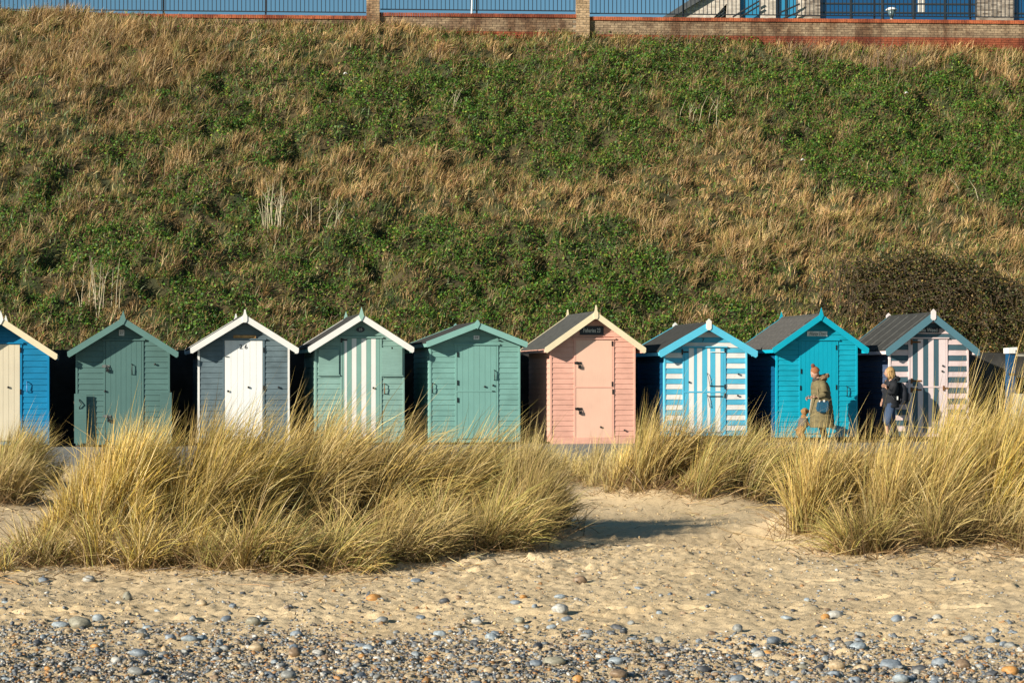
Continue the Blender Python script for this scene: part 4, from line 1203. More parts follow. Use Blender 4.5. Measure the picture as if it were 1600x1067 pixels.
# --- woman in the long coat, facing left, looking down at the dog
def person_one():
    p = H(s_of(1281, -0.85), -0.85, PZ)
    e = empty('person', p, TH)
    tag(e, 'person in a long olive padded coat and rust bobble hat looking down at a dog', 'person')
    k = 1.0
    V = [(0.02, 0, .88), (0.015, 0, 1.08), (0.0, 0, 1.28), (-.015, 0, 1.40), (-.05, 0, 1.47), (-.085, 0, 1.53),
         (-.01, -.17, 1.36), (.03, -.205, 1.12), (-.16, -.20, 1.045), (-.01, .17, 1.36), (.03, .20, 1.12), (-.16, .15, 1.02),
         (.02, -.09, .84), (-.01, -.10, .47), (.06, -.10, .08), (-.10, -.11, .035), (.03, .09, .84), (.08, .10, .47), (.16, .10, .10), (.01, .11, .035)]
    E = [(0, 1), (1, 2), (2, 3), (3, 4), (4, 5), (3, 6), (6, 7), (7, 8), (3, 9), (9, 10), (10, 11), (0, 12), (12, 13), (13, 14), (14, 15), (0, 16), (16, 17), (17, 18), (18, 19)]
    R = [.12, .11, .12, .09, .05, .05, .05, .04, .028, .05, .04, .028, .07, .04, .03, .025, .07, .04, .03, .025]
    ex = MB()
    fwd = (-.86, -.12, -.50)
    fx, sx_, up = head_mesh(ex, (-.115, 0, 1.575), fwd)
    fingers(ex, (-.155, -.20, 1.045), (-1, .1, .05), (0, -.4, .9), (0.1, .3, -.9))
    fingers(ex, (-.155, .15, 1.02), (-1, -.2, .05), (0, .4, .9), (0.1, -.3, -.9))
    skinned('body', V, E, R, M_skin, e, 2, ex)
    # trousers and boots
    lg = MB()
    lg.tube([(.02, -.09, .86), (-.01, -.10, .47), (.06, -.10, .14)], [.10, .072, .06], 12).tube([(.03, .09, .86), (.08, .10, .47), (.16, .10, .16)], [.10, .072, .06], 12)
    lg.build('trousers', cloth((.02, .025, .035)), e, None, True)
    for (x, y) in ((.06, -.10), (.16, .10)):
        MB().tube([(x + .0, y, .22), (x, y, .10), (x - .03, y, .05)], [.066, .062, .055], 10).tube([(x + .05, y, .05), (x - .06, y, .045), (x - .17, y, .035)], [(.05, .048), (.05, .045), (.035, .028)], 10).build('boot', cloth((.03, .025, .02)), e, None, True)
    # coat: quilted rings
    co = (0.135, 0.108, 0.052)
    mc = cloth(co, .3, 16)
    c = MB(); rg = []
    prof = [(.36, .235, .25, .05), (.50, .235, .245, .05), (.70, .225, .24, .045), (.90, .21, .225, .035), (1.05, .19, .21, .03), (1.18, .185, .21, .02), (1.30, .175, .215, .005), (1.38, .14, .185, -.01), (1.44, .095, .11, -.035), (1.475, .08, .09, -.05)]
    zs = [q[0] for q in prof]
    N = 56
    for i in range(N + 1):
        z = .36 + (1.475 - .36) * i / N
        rx = np.interp(z, zs, [q[1] for q in prof]); ry = np.interp(z, zs, [q[2] for q in prof]); xx = np.interp(z, zs, [q[3] for q in prof])
        q = 1.16 + .05 * abs(math.sin((z - .36) / .105 * math.pi)) - .02
        rg.append((xx, 0, z, rx * q, ry * q))
    c.rings(rg, 22).build('coat', mc, e, None, True)
    for sg, el, wr in ((-1, (.035, -.225, 1.12), (-.14, -.21, 1.045)), (1, (.035, .22, 1.12), (-.14, .16, 1.02))):
        pts = [Vector((-.01, sg * .15, 1.385)), Vector((.01, sg * .195, 1.28)), Vector(el), Vector(el) * .5 + Vector(wr) * .5, Vector(wr)]
        fine, rad = [], []
        for i in range(len(pts) - 1):
            for j in range(5):
                f_ = j / 5; fine.append(pts[i].lerp(pts[i + 1], f_)); b0 = [.085, .088, .082, .07, .055][i]; b1 = [.085, .088, .082, .07, .055][i + 1]
                rad.append((b0 + (b1 - b0) * f_) * (1 + .07 * abs(math.sin((i * 5 + j) * .9))))
        fine.append(pts[-1]); rad.append(.05)
        MB().tube(fine, rad, 12).build('sleeve', mc, e, None, True)
    # hood with fur trim lying on the shoulders
    MB().ball((.055, 0, 1.45), (.11, .15, .075), 14, 8).build('hood', mc, e, None, True)
    fur = MB(); 
    for q in range(26):
        a = -1.9 + 3.8 * q / 25
        cx_, cy_, cz_ = .055 + .115 * math.cos(a), .165 * math.sin(a), 1.50 + .03 * math.cos(a)
        fur.ball((cx_, cy_, cz_), (.042 + random.uniform(-.01, .012),) * 3, 7, 5, lambda v: 1 + random.uniform(-.3, .35))
    fur.build('fur_trim', plain((.20, .125, .07), .95, 0, .4, 60, .004, 'fur'), e, None, False)
    # bobble hat
    hc = Vector((-.10, 0, 1.60))
    ht = MB().ball((0, 0, 0), 1, 18, 12)
    hv = []
    for v in ht.v:
        a, b2, z = v
        if z < -.12: z = -.12 - (z + .12) * .03
        hv.append(hc + fx * (a * .108 - .006) + sx_ * (b2 * .094) + up * (z * .135 + .015))
    hat = MB().add(hv, ht.f).build('bobble_hat', cloth((.27, .10, .04), .3, 60), e, None, True)
    bc = hc + up * .165 - fx * .015
    MB().ball(bc, .048, 10, 7, lambda v: 1 + random.uniform(-.12, .15)).build('bobble', plain((.15, .05, .03), .95, 0, .4, 70, .004, 'bobble_fur'), hat)
    for sg in (-1, 1):
        ec = Vector((-.115, 0, 1.575)) + fx * .088 + sx_ * (sg * .03) + up * .008
        MB().ball(ec, .009, 8, 6).build('eye', M_ink, e, None, True)
    MB().tube([(-.055, -.10, 1.43), (-.12, -.06, 1.435), (-.14, 0, 1.43), (-.12, .06, 1.435), (-.055, .10, 1.43)], .045, 8).build('scarf', cloth((.045, .035, .03)), e, None, True)
    return e
p1 = person_one()
bag = empty('shoulder_bag', p1.location, TH)
tag(bag, 'teal cloth shoulder bag hanging at the hip of the person in the olive coat', 'bag')
bg_m = MB()
bg_m.prism([(-.20, .76), (-.13, .70), (.02, .69), (.09, .75), (.10, .97), (-.16, .955)], -.345, -.255)
o = bg_m.build('pouch', cloth((.012, .085, .15)), bag)
bm = bmesh.new(); bm.from_mesh(o.data); bmesh.ops.bevel(bm, geom=bm.edges[:], offset=.022, segments=2, affect='EDGES'); bm.to_mesh(o.data); bm.free()
MB().tube([(-.13, -.30, .95), (-.14, -.24, 1.15), (-.12, -.13, 1.38), (-.03, .06, 1.50), (.10, .22, 1.40), (.23, .12, 1.12), (.20, -.20, 1.0), (.08, -.30, .96)], [(.012, .004)] * 8, 6).build('strap', cloth((.25, .18, .10)), bag)
MB().box(-.05, -.01, -.352, -.346, .94, .985).box(-.15, -.125, -.352, -.346, .94, .975).build('toggle', M_white, bag)

# --- dog standing up on its hind legs, facing the woman
dp = H(s_of(1254, -0.62), -0.62, PZ)
dog = empty('dog', dp, TH)
tag(dog, 'small tan curly dog up on its hind legs beside the person in the olive coat', 'dog')
V = [(-.02, 0, .27), (.0, 0, .40), (.025, 0, .52), (.03, 0, .60), (.045, 0, .665),
     (-.06, -.075, .22), (.02, -.085, .125), (-.055, -.085, .06), (.01, -.085, .018),
     (-.08, .075, .22), (.0, .085, .125), (-.085, .085, .06), (-.02, .085, .018),
     (.06, -.06, .50), (.12, -.065, .43), (.15, -.06, .39), (.06, .06, .50), (.13, .065, .45), (.165, .06, .41),
     (-.12, 0, .28), (-.20, 0, .32)]
E = [(0, 1), (1, 2), (2, 3), (3, 4), (0, 5), (5, 6), (6, 7), (7, 8), (0, 9), (9, 10), (10, 11), (11, 12), (2, 13), (13, 14), (14, 15), (2, 16), (16, 17), (17, 18), (0, 19), (19, 20)]
R = [.085, .10, .105, .07, .06, .065, .05, .035, .032, .065, .05, .035, .032, .045, .034, .028, .045, .034, .028, .026, .018]
ex = MB()
ex.ball((.055, 0, .72), (.082, .078, .078), 14, 10, lambda v: 1 + random.uniform(-.04, .07))
ex.tube([(.10, 0, .715), (.16, 0, .725), (.185, 0, .72)], [(.05, .045), (.038, .033), (.025, .022)], 10)
skinned('body', V, E, R, plain((.27, .14, .055), .95, 0, .5, 45, .012, 'dog_fur'), dog, 2, ex)
M_dfur2 = plain((.42, .21, .075), .95, 0, .4, 45, .012, 'dog_ear_fur')
for sg in (-1, 1):
    MB().tube([(.03, sg * .065, .765), (.025, sg * .098, .735), (.03, sg * .10, .665)], [(.02, .012), (.034, .013), (.022, .01)], 8).build('ear', M_dfur2, dog, None, True)
    MB().ball((.118, sg * .035, .742), .009, 8, 6).build('eye', M_ink, dog, None, True)
MB().ball((.19, 0, .728), (.013, .016, .012), 8, 6).build('nose', M_ink, dog, None, True)
MB().rings([(.0, 0, .36, .118, .112), (.012, 0, .44, .122, .118), (.028, 0, .54, .112, .11), (.03, 0, .575, .09, .09)], 14).build('jacket', cloth((.12, .10, .085)), dog, None, True)
# lead
ld = MB()
a_, b2 = dp + Vector((.07, -.06, .60)), p1.location + Vector((-.22, -.24, 1.02))
pts = []
for i in range(9):
    f_ = i / 8; q = a_.lerp(b2, f_); q.z -= .16 * math.sin(f_ * math.pi); pts.append(q)
tag(ld.tube(pts, .009, 6).build('dog_lead', cloth((.55, .42, .30)), None), 'tan dog lead from the dog up to the hand of the olive coat person', 'dog lead')

# --- walker with the backpack seen from behind and the left
def person_two():
    p = H(s_of(1392, -0.45), -0.45, PZ)
    e = empty('person', p, TH); e.scale = (1.12, 1.05, 1.0)
    tag(e, 'blonde person in a black hooded jacket and jeans walking past the pink striped hut', 'person')
    V = [(0.0, 0, .90), (0.0, 0, 1.10), (.01, 0, 1.30), (.01, 0, 1.42), (-.01, 0, 1.50), (-.02, 0, 1.55),
         (.0, -.17, 1.38), (-.04, -.20, 1.12), (-.15, -.17, 1.22), (.0, .17, 1.38), (-.01, .20, 1.12), (-.09, .16, 1.0),
         (-.03, -.08, .86), (-.13, -.09, .50), (-.10, -.09, .09), (-.24, -.10, .035), (.02, .08, .86), (.06, .09, .48), (.16, .09, .12), (.02, .10, .035)]
    E = [(0, 1), (1, 2), (2, 3), (3, 4), (4, 5), (3, 6), (6, 7), (7, 8), (3, 9), (9, 10), (10, 11), (0, 12), (12, 13), (13, 14), (14, 15), (0, 16), (16, 17), (17, 18), (18, 19)]
    R = [.12, .11, .12, .09, .05, .05, .05, .04, .028, .05, .04, .028, .07, .04, .03, .025, .07, .04, .03, .025]
    ex = MB()
    hc = (-.03, .01, 1.60)
    fx, sx_, up = head_mesh(ex, hc, (-.86, .50, -.08))
    fingers(ex, (-.145, -.17, 1.215), (-.5, .1, .8), (0, -.4, .9), (-.5, .3, -.5))
    fingers(ex, (-.09, .16, 1.0), (-.5, -.1, -.8), (0, .4, .9), (-.2, -.3, -.9))
    skinned('body', V, E, R, M_skin, e, 2, ex)
    lg = MB()
    lg.tube([(-.02, -.085, .92), (-.13, -.09, .50), (-.10, -.09, .08)], [.105, .08, .075], 12).tube([(.02, .085, .92), (.06, .09, .48), (.16, .09, .12)], [.105, .075, .062], 12)
    lg.build('jeans', cloth((.035, .06, .115)), e, None, True)
    for (x, y) in ((-.10, -.09), (.16, .09)):
        MB().tube([(x + .05, y, .05), (x - .06, y, .045), (x - .17, y, .035)], [(.05, .048), (.05, .045), (.035, .028)], 10).build('shoe', cloth((.08, .08, .085)), e, None, True)
    mj = cloth((.010, .011, .015), .3, 14)
    prof = [(.80, .165, .20, .0), (.95, .165, .195, 0), (1.10, .15, .19, 0), (1.25, .155, .205, .005), (1.37, .13, .19, .008), (1.44, .09, .11, .005), (1.49, .075, .085, -.0)]
    rg = []
    for i in range(25):
        z = .80 + .69 * i / 24
        q = 1 + .02 * math.sin(i * 1.7)
        rg.append((np.interp(z, [a[0] for a in prof], [a[3] for a in prof]), 0, z, np.interp(z, [a[0] for a in prof], [a[1] for a in prof]) * q, np.interp(z, [a[0] for a in prof], [a[2] for a in prof]) * q))
    MB().rings(rg, 20).build('jacket', mj, e, None, True)
    MB().tube([(.0, -.14, 1.40), (-.01, -.19, 1.30), (-.045, -.215, 1.12), (-.10, -.20, 1.15), (-.14, -.175, 1.21)], [.08, .082, .072, .062, .05], 12).build('sleeve', mj, e, None, True)
    MB().tube([(.0, .14, 1.40), (-.01, .19, 1.30), (-.01, .21, 1.12), (-.05, .19, 1.06), (-.09, .165, 1.01)], [.08, .082, .072, .062, .05], 12).build('sleeve', mj, e, None, True)
    MB().ball((.09, 0, 1.46), (.10, .15, .075), 14, 8, lambda v: 1 + .12 * math.sin(v.y * 9)).build('hood', mj, e, None, True)
    # hair: cap over the skull and locks to the collar
    hr_ = MB()
    back = Vector((.86, -.50, 0))
    base = Vector(hc)
    hr_.ball(base + Vector((.018, -.010, .018)), (.098, .098, .125), 16, 10, lambda v: 1 + .03 * math.sin(v.x * 14 + v.y * 11))
    for q in range(30):
        a = -0.5 + random.uniform(-1.7, 1.7)
        d_ = Vector((math.cos(a), math.sin(a), 0))
        s_ = base + d_ * .088 + Vector((.012, -.006, random.uniform(.0, .05)))
        ln = random.uniform(.14, .23)
        hr_.tube([s_, s_ + d_ * .018 + Vector((0, 0, -ln * .5)), s_ + d_ * .008 + Vector((random.uniform(-.02, .02), 0, -ln))], [.022, .020, .005], 6)
    hr_.build('hair', plain((.38, .23, .09), .55, 0, .45, 70, .003, 'blonde_hair'), e, None, True)
    for sg in (-1, 1):
        MB().ball(base + fx * .088 + sx_ * (sg * .03) + up * .008, .009, 8, 6).build('eye', M_ink, e, None, True)
    return e
p2 = person_two()
bk = empty('backpack', p2.location, TH); bk.scale = (1.12, 1.05, 1.0)
tag(bk, 'black backpack worn by the blonde walker', 'backpack')
b_m = MB().rings([(.215, -.02, .88, .08, .12), (.235, -.02, .92, .11, .145), (.24, -.02, 1.10, .115, .15), (.225, -.02, 1.27, .095, .14), (.20, -.02, 1.36, .06, .10), (.18, -.02, 1.38, .02, .05)], 16)
b_m.build('pack', cloth((.014, .016, .024), .3, 18), bk, None, True)
MB().rings([(.345, -.02, .93, .02, .09), (.355, -.02, .96, .035, .11), (.355, -.02, 1.10, .035, .11), (.345, -.02, 1.14, .02, .09)], 12).build('pocket', cloth((.02, .022, .032), .3, 18), bk, None, True)
for y in (-.11, .11):
    MB().tube([(.16, y, 1.36), (.05, y * 1.25, 1.475), (-.09, y * 1.25, 1.38), (-.13, y * 1.4, 1.2), (-.02, y * 2.0, 1.0), (.15, y * 1.2, .95)], [(.022, .008)] * 6, 6).build('strap', cloth((.03, .032, .04)), bk)
MB().box(.05, .075, -.215, -.205, .98, 1.06).build('tag', M_white, bk)

# ------------------------------------------------------------------ marram tussocks
PALS = {
 'gold': ([(.68, .46, .075), (.60, .43, .12), (.48, .38, .05), (.26, .28, .06), (.68, .55, .28), (.24, .16, .07)], [3, 2.5, 2.2, 2, 2.2, 2.4]),
 'straw': ([(.62, .44, .12), (.66, .50, .22), (.40, .27, .09), (.28, .29, .08), (.56, .42, .09), (.22, .15, .07)], [3, 2.5, 2.4, 2.2, 2, 2.2]),
 'mixed': ([(.50, .37, .10), (.30, .30, .06), (.17, .23, .05), (.33, .21, .09), (.58, .46, .22), (.17, .11, .05)], [3, 3, 2.2, 2, 2, 2.2]),
 'dark': ([(.34, .25, .11), (.26, .25, .07), (.45, .34, .15), (.20, .14, .07), (.55, .44, .18)], [3, 3, 2, 2, 1.5]),
 'pale': ([(.62, .50, .22), (.60, .47, .15), (.48, .42, .14), (.66, .55, .32)], [3, 3, 2, 2]),
}
def tussock(t):
    n = int(t['n'] * (1.0 if t['top'] else .95))
    o_pos = np.array([t['cx'], t['D'], 0.0])
    # blades rise from several crowns
    nc = max(5, int(t['rx'] * t['dy'] * 46))
    ca = rng.uniform(0, 2 * np.pi, nc); cr = np.sqrt(rng.uniform(0, 1, nc))
    stray = rng.uniform(0, 1, nc) < .2; cr = np.where(stray, cr * rng.uniform(1.0, 1.5, nc), cr)
    CX = np.cos(ca) * cr * t['rx'] * 1.02; CY = np.sin(ca) * cr * t['dy']
    k = rng.integers(0, nc, n)
    sp = 0.06
    bx_ = CX[k] + rng.normal(0, sp, n); by_ = CY[k] + rng.normal(0, sp, n)
    wx, wy = bx_ + t['cx'], by_ + t['D']
    bz_ = sand_z(wx, wy) - 0.03
    P = np.stack([bx_, by_, bz_], 1)
    # outward splay plus wind from the left
    out_x = bx_ / t['rx'] * 1.1 + rng.normal(0, .75, n); out_y = by_ / t['dy'] * 0.7 + rng.normal(0, .75, n)
    wv = t['wind']
    dx = out_x * (1 - wv * .5) + wv * 1.5; dy = out_y * (1 - wv * .3) + wv * 0.25
    az = np.arctan2(dy, dx)
    mag = np.clip(np.hypot(dx, dy), .3, 1.8)
    t0 = np.abs(rng.normal(t['lean'] * .65, .16, n)) * np.clip(mag, .5, 1.2)
    t1 = t0 + np.abs(rng.normal(t['bend'], .32, n)) * np.clip(mag, .6, 1.2)
    flop = rng.uniform(0, 1, n) < (.30 if t['pal'] in ('mixed', 'dark') else .2)
    az = np.where(flop, az + rng.normal(0, 1.0, n), az); t0 = np.where(flop, t0 + rng.uniform(0, .5, n), t0)
    t1 = np.where(flop, t1 + rng.uniform(.4, 1.1, n), t1); t1 = np.clip(t1, .05, 2.3)
    cl = rng.uniform(.68, 1.16, nc) * np.where(stray, .62, 1.0)
    rq = np.clip((bx_ / t['rx']) ** 2, 0, 1.3); wisp = rng.uniform(0, 1, n) < .07
    L = rng.uniform(t['L'][0], t['L'][1], n) * cl[k] * (1 - .25 * (rng.uniform(0, 1, n) < .25))
    L = L * (1 - (.40 if t['px'] in (175, 818, 1300, 1122) else .14) * rq) * np.where(wisp, 1.28, 1.0); L = np.where(flop, L * .9, L)
    pal, wt = PALS[t['pal']]
    crown_t = (1 + rng.normal(0, .24, nc)).clip(.5, 1.45)
    c = pick(pal, wt, n, .17) * crown_t[k][:, None]
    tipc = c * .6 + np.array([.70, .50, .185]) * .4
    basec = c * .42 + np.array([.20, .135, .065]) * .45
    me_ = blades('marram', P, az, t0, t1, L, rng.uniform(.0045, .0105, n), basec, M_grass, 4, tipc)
    tr = empty('marram_tussock', (t['cx'], t['D'], 0))
    tag(tr, t['label'], 'dune grass', 'marram grass tussocks on the dune')
    bl = link('blades', me_, tr); bl['kind'] = 'stuff'
    # dead thatch round the foot
    m_ = int(n * .30)
    k = rng.integers(0, nc, m_)
    bx_ = CX[k] + rng.normal(0, .16, m_); by_ = CY[k] + rng.normal(0, .16, m_) - .05
    P = np.stack([bx_, by_, sand_z(bx_ + t['cx'], by_ + t['D']) + .0], 1)
    az = rng.uniform(0, 2 * np.pi, m_)
    t0 = rng.uniform(.5, 1.4, m_)
    c = pick([(.28, .18, .085), (.42, .30, .14), (.16, .10, .05)], [3, 2, 3], m_, .2)
    me_ = blades('thatch', P, az, t0, t0 + rng.uniform(0, .5, m_), rng.uniform(.15, .5, m_), rng.uniform(.005, .009, m_), c, M_grass, 3)
    link('dead_thatch', me_, tr)['kind'] = 'stuff'
for t in TUSS: tussock(t)

# one bright yellow blade that arches out of the low marram
n1 = 3
P = np.array([[(682 - 800) / F * 18.3, 18.2, .12]] * n1) + rng.normal(0, .02, (n1, 3))
me_ = blades('yellow', P, np.zeros(n1), np.full(n1, .95), np.full(n1, 1.85), np.full(n1, .45), np.full(n1, .012), np.tile([.70, .50, .04], (n1, 1)), M_grass, 6)
tag(link('yellow_blade', me_), 'bright yellow grass blade arching out of the low marram beside the sand', 'grass blade')

# litter of dry stalks on the sand and loose sprouting blades
n = 16000
X = rng.uniform(-6, 6.5, n); Y = rng.uniform(13.2, 30, n)
dn = np.zeros(n)
for t in TUSS: dn = np.maximum(dn, np.exp(-(((X - t['cx']) / (t['rx'] + .45)) ** 2 + ((Y - t['D'] + .5) / (t['dy'] + .8)) ** 2)))
keep = rng.uniform(0, 1, n) < (dn * .9 + .22 * (fbm(X * 1.2, Y * .8, 3, 131) > .45))
X, Y = X[keep], Y[keep]; n = len(X)
P = np.stack([X, Y, sand_z(X, Y) + .008], 1)
t0 = rng.uniform(1.2, 1.6, n)
c = pick([(.30, .20, .10), (.42, .30, .15), (.12, .08, .05), (.55, .44, .24)], [3, 2, 2, 1], n, .2)
me_ = blades('litter', P, rng.uniform(0, 6.28, n), t0, t0 + rng.uniform(-.2, .3, n), np.where(dn[keep] > .3, rng.uniform(.05, .32, n), rng.uniform(.02, .10, n)), rng.uniform(.005, .010, n), c, M_grass, 3)
tag(link('dry_stalk_litter', me_), kind='stuff', label='broken dry grass stalks strewn over the sand by the dunes')

# ------------------------------------------------------------------ shingle and stones
SPAL = np.array([(.155, .175, .195), (.22, .235, .25), (.33, .35, .36), (.30, .24, .17), (.42, .33, .22), (.36, .19, .075), (.08, .085, .09), (.56, .54, .50), (.25, .20, .16), (.13, .145, .17)])
SWT = np.array([2.6, 3, 2.0, 3.4, 3.4, 2.2, 2.8, 1.7, 3.2, 2.2]); SWT = SWT / SWT.sum()
ico = bmesh.new(); bmesh.ops.create_icosphere(ico, subdivisions=1, radius=1.0)
IV = np.array([v.co[:] for v in ico.verts]); IF = np.array([[v.index for v in f_.verts] for f_ in ico.faces]); ico.free()
def pebbles(name, X, Y, R, colr, mat, sink=.3):
    n = len(X); m_ = len(IV)
    rot = rng.uniform(0, 2 * np.pi, n); a = R * rng.uniform(.85, 1.35, n); b2 = R * rng.uniform(.65, 1.0, n); h = R * rng.uniform(.42, .8, n)
    J = IV[None] * (1 + rng.normal(0, .09, (n, m_, 1)))
    x = J[:, :, 0] * a[:, None]; y = J[:, :, 1] * b2[:, None]; z = J[:, :, 2] * h[:, None]
    tl = rng.normal(0, .25, (n, 1)); z2 = z + x * tl
    c_, s_ = np.cos(rot)[:, None], np.sin(rot)[:, None]
    V = np.stack([x * c_ - y * s_ + X[:, None], x * s_ + y * c_ + Y[:, None], z2 + (sand_z(X, Y) + h * (1 - 2 * sink) * .8)[:, None]], 2).reshape(-1, 3)
    loops = (IF[None] + (np.arange(n) * m_)[:, None, None]).reshape(-1)
    return np_mesh(name, V, loops, np.arange(n * len(IF)) * 3, None, mat, np.repeat(colr, m_, 0), True)
def peb_pts(n, y0, y1, dens):
    Y = rng.uniform(y0, y1, n); X = rng.uniform(-1, 1, n) * (Y * .262 + .1)
    k = rng.uniform(0, 1, n) < dens(X, Y) * (Y / y1)
    return X[k], Y[k]
def sdens(X, Y):
    edge = 12.9 + (fbm(X * .8, Y * .8, 3, 101) - .5) * 2.2 + np.where(X < 0, .35, 0)
    return np.clip((edge + .3 - Y) / 1.9, 0, 1) * np.clip(np.clip((12.1 - Y), 0, 1) + .25 + 2.2 * (fbm(X * 2.2, Y * 2.2, 3, 103) - .3), .1, 1)
X, Y = peb_pts(96000, 9.9, 15.0, lambda X, Y: sdens(X, Y) ** 1.2)
n = len(X)
R = np.clip(rng.lognormal(math.log(.0080), .42, n), .0035, .026)
c = .86 * SPAL[rng.choice(len(SPAL), n, p=SWT)] * (1 + rng.normal(0, .18, (n, 1))).clip(.5, 1.5)
tag(link('shingle', pebbles('shingle', X, Y, R, c, M_stone, .25)), kind='stuff', label='dense mixed flint shingle along the bottom of the picture')
X, Y = peb_pts(19000, 10.5, 19.0, lambda X, Y: np.clip(.3 + .9 * np.exp(-np.maximum(Y - 12.2, 0) / 1.9), 0, 1) * (fbm(X * 1.3, Y * 1.3, 3, 111) > .33))
n = len(X)
R = np.clip(rng.lognormal(math.log(.0068), .55, n), .003, .024)
c = .86 * SPAL[rng.choice(len(SPAL), n, p=SWT)] * (1 + rng.normal(0, .18, (n, 1))).clip(.5, 1.5)
tag(link('scattered_gravel', pebbles('scattered_gravel', X, Y, R, c, M_stone, .32)), kind='stuff', label='sparse gravel scattered over the sand above the shingle')
# sand clods
X, Y = peb_pts(12000, 12.0, 26.0, lambda X, Y: np.clip((fbm(X * 1.1, Y * .9, 3, 121) - .36) * 3, .0, 1))
n = len(X)
R = np.clip(rng.lognormal(math.log(.0070), .5, n), .003, .018)
c = np.tile(np.array([[.50, .37, .21]]), (n, 1)) * (1 + rng.normal(0, .1, (n, 1)))
tag(link('sand_crumbs', pebbles('sand_crumbs', X, Y, R, c, tint_mat('sand_crumb', .95, 0, .1), .3)), kind='stuff', label='crumbs of damp sand kicked up over the beach')

CL = {'bluegrey': (.20, .235, .275), 'grey': (.24, .245, .235), 'pale': (.40, .39, .36), 'tan': (.42, .32, .20), 'orange': (.46, .23, .07), 'brown': (.24, .165, .105), 'dark': (.075, .08, .09), 'olive': (.25, .235, .18), 'lblue': (.27, .315, .35)}
def stone_mesh(R, col, squash, el, seed):
    b_ = bmesh.new(); bmesh.ops.create_icosphere(b_, subdivisions=3, radius=1.0)
    r_ = np.random.default_rng(seed)
    ph = r_.uniform(0, 6.28, 9)
    for v in b_.verts:
        p = v.co
        k = 1 + .10 * math.sin(2.1 * p.x + ph[0]) * math.sin(1.7 * p.y + ph[1]) + .07 * math.sin(3.7 * p.y + ph[2] + p.z * 2) + .05 * math.sin(5 * p.x + ph[3]) * math.cos(4 * p.z + ph[4])
        v.co = Vector((p.x * R * el * k, p.y * R * .8 * k, p.z * R * squash * k))
    me_ = bpy.data.meshes.new('stone'); b_.to_mesh(me_); b_.free()
    a = me_.color_attributes.new('tint', 'FLOAT_COLOR', 'POINT')
    a.data.foreach_set('color', np.tile(np.array([*col, 1.0], dtype=np.float32), len(me_.vertices)))
    me_.materials.append(M_stone); me_.polygons.foreach_set('use_smooth', [True] * len(me_.polygons))
    return me_
def ground_hit(px, py):
    lo, hi = 9.0, 30.0
    for _ in range(40):
        m_ = (lo + hi) / 2; X_ = (px - 800) / F * m_
        if HZ + (CZ - float(sand_z(np.array([X_]), np.array([m_]))[0])) / m_ * F > py: lo = m_
        else: hi = m_
    return X_, m_
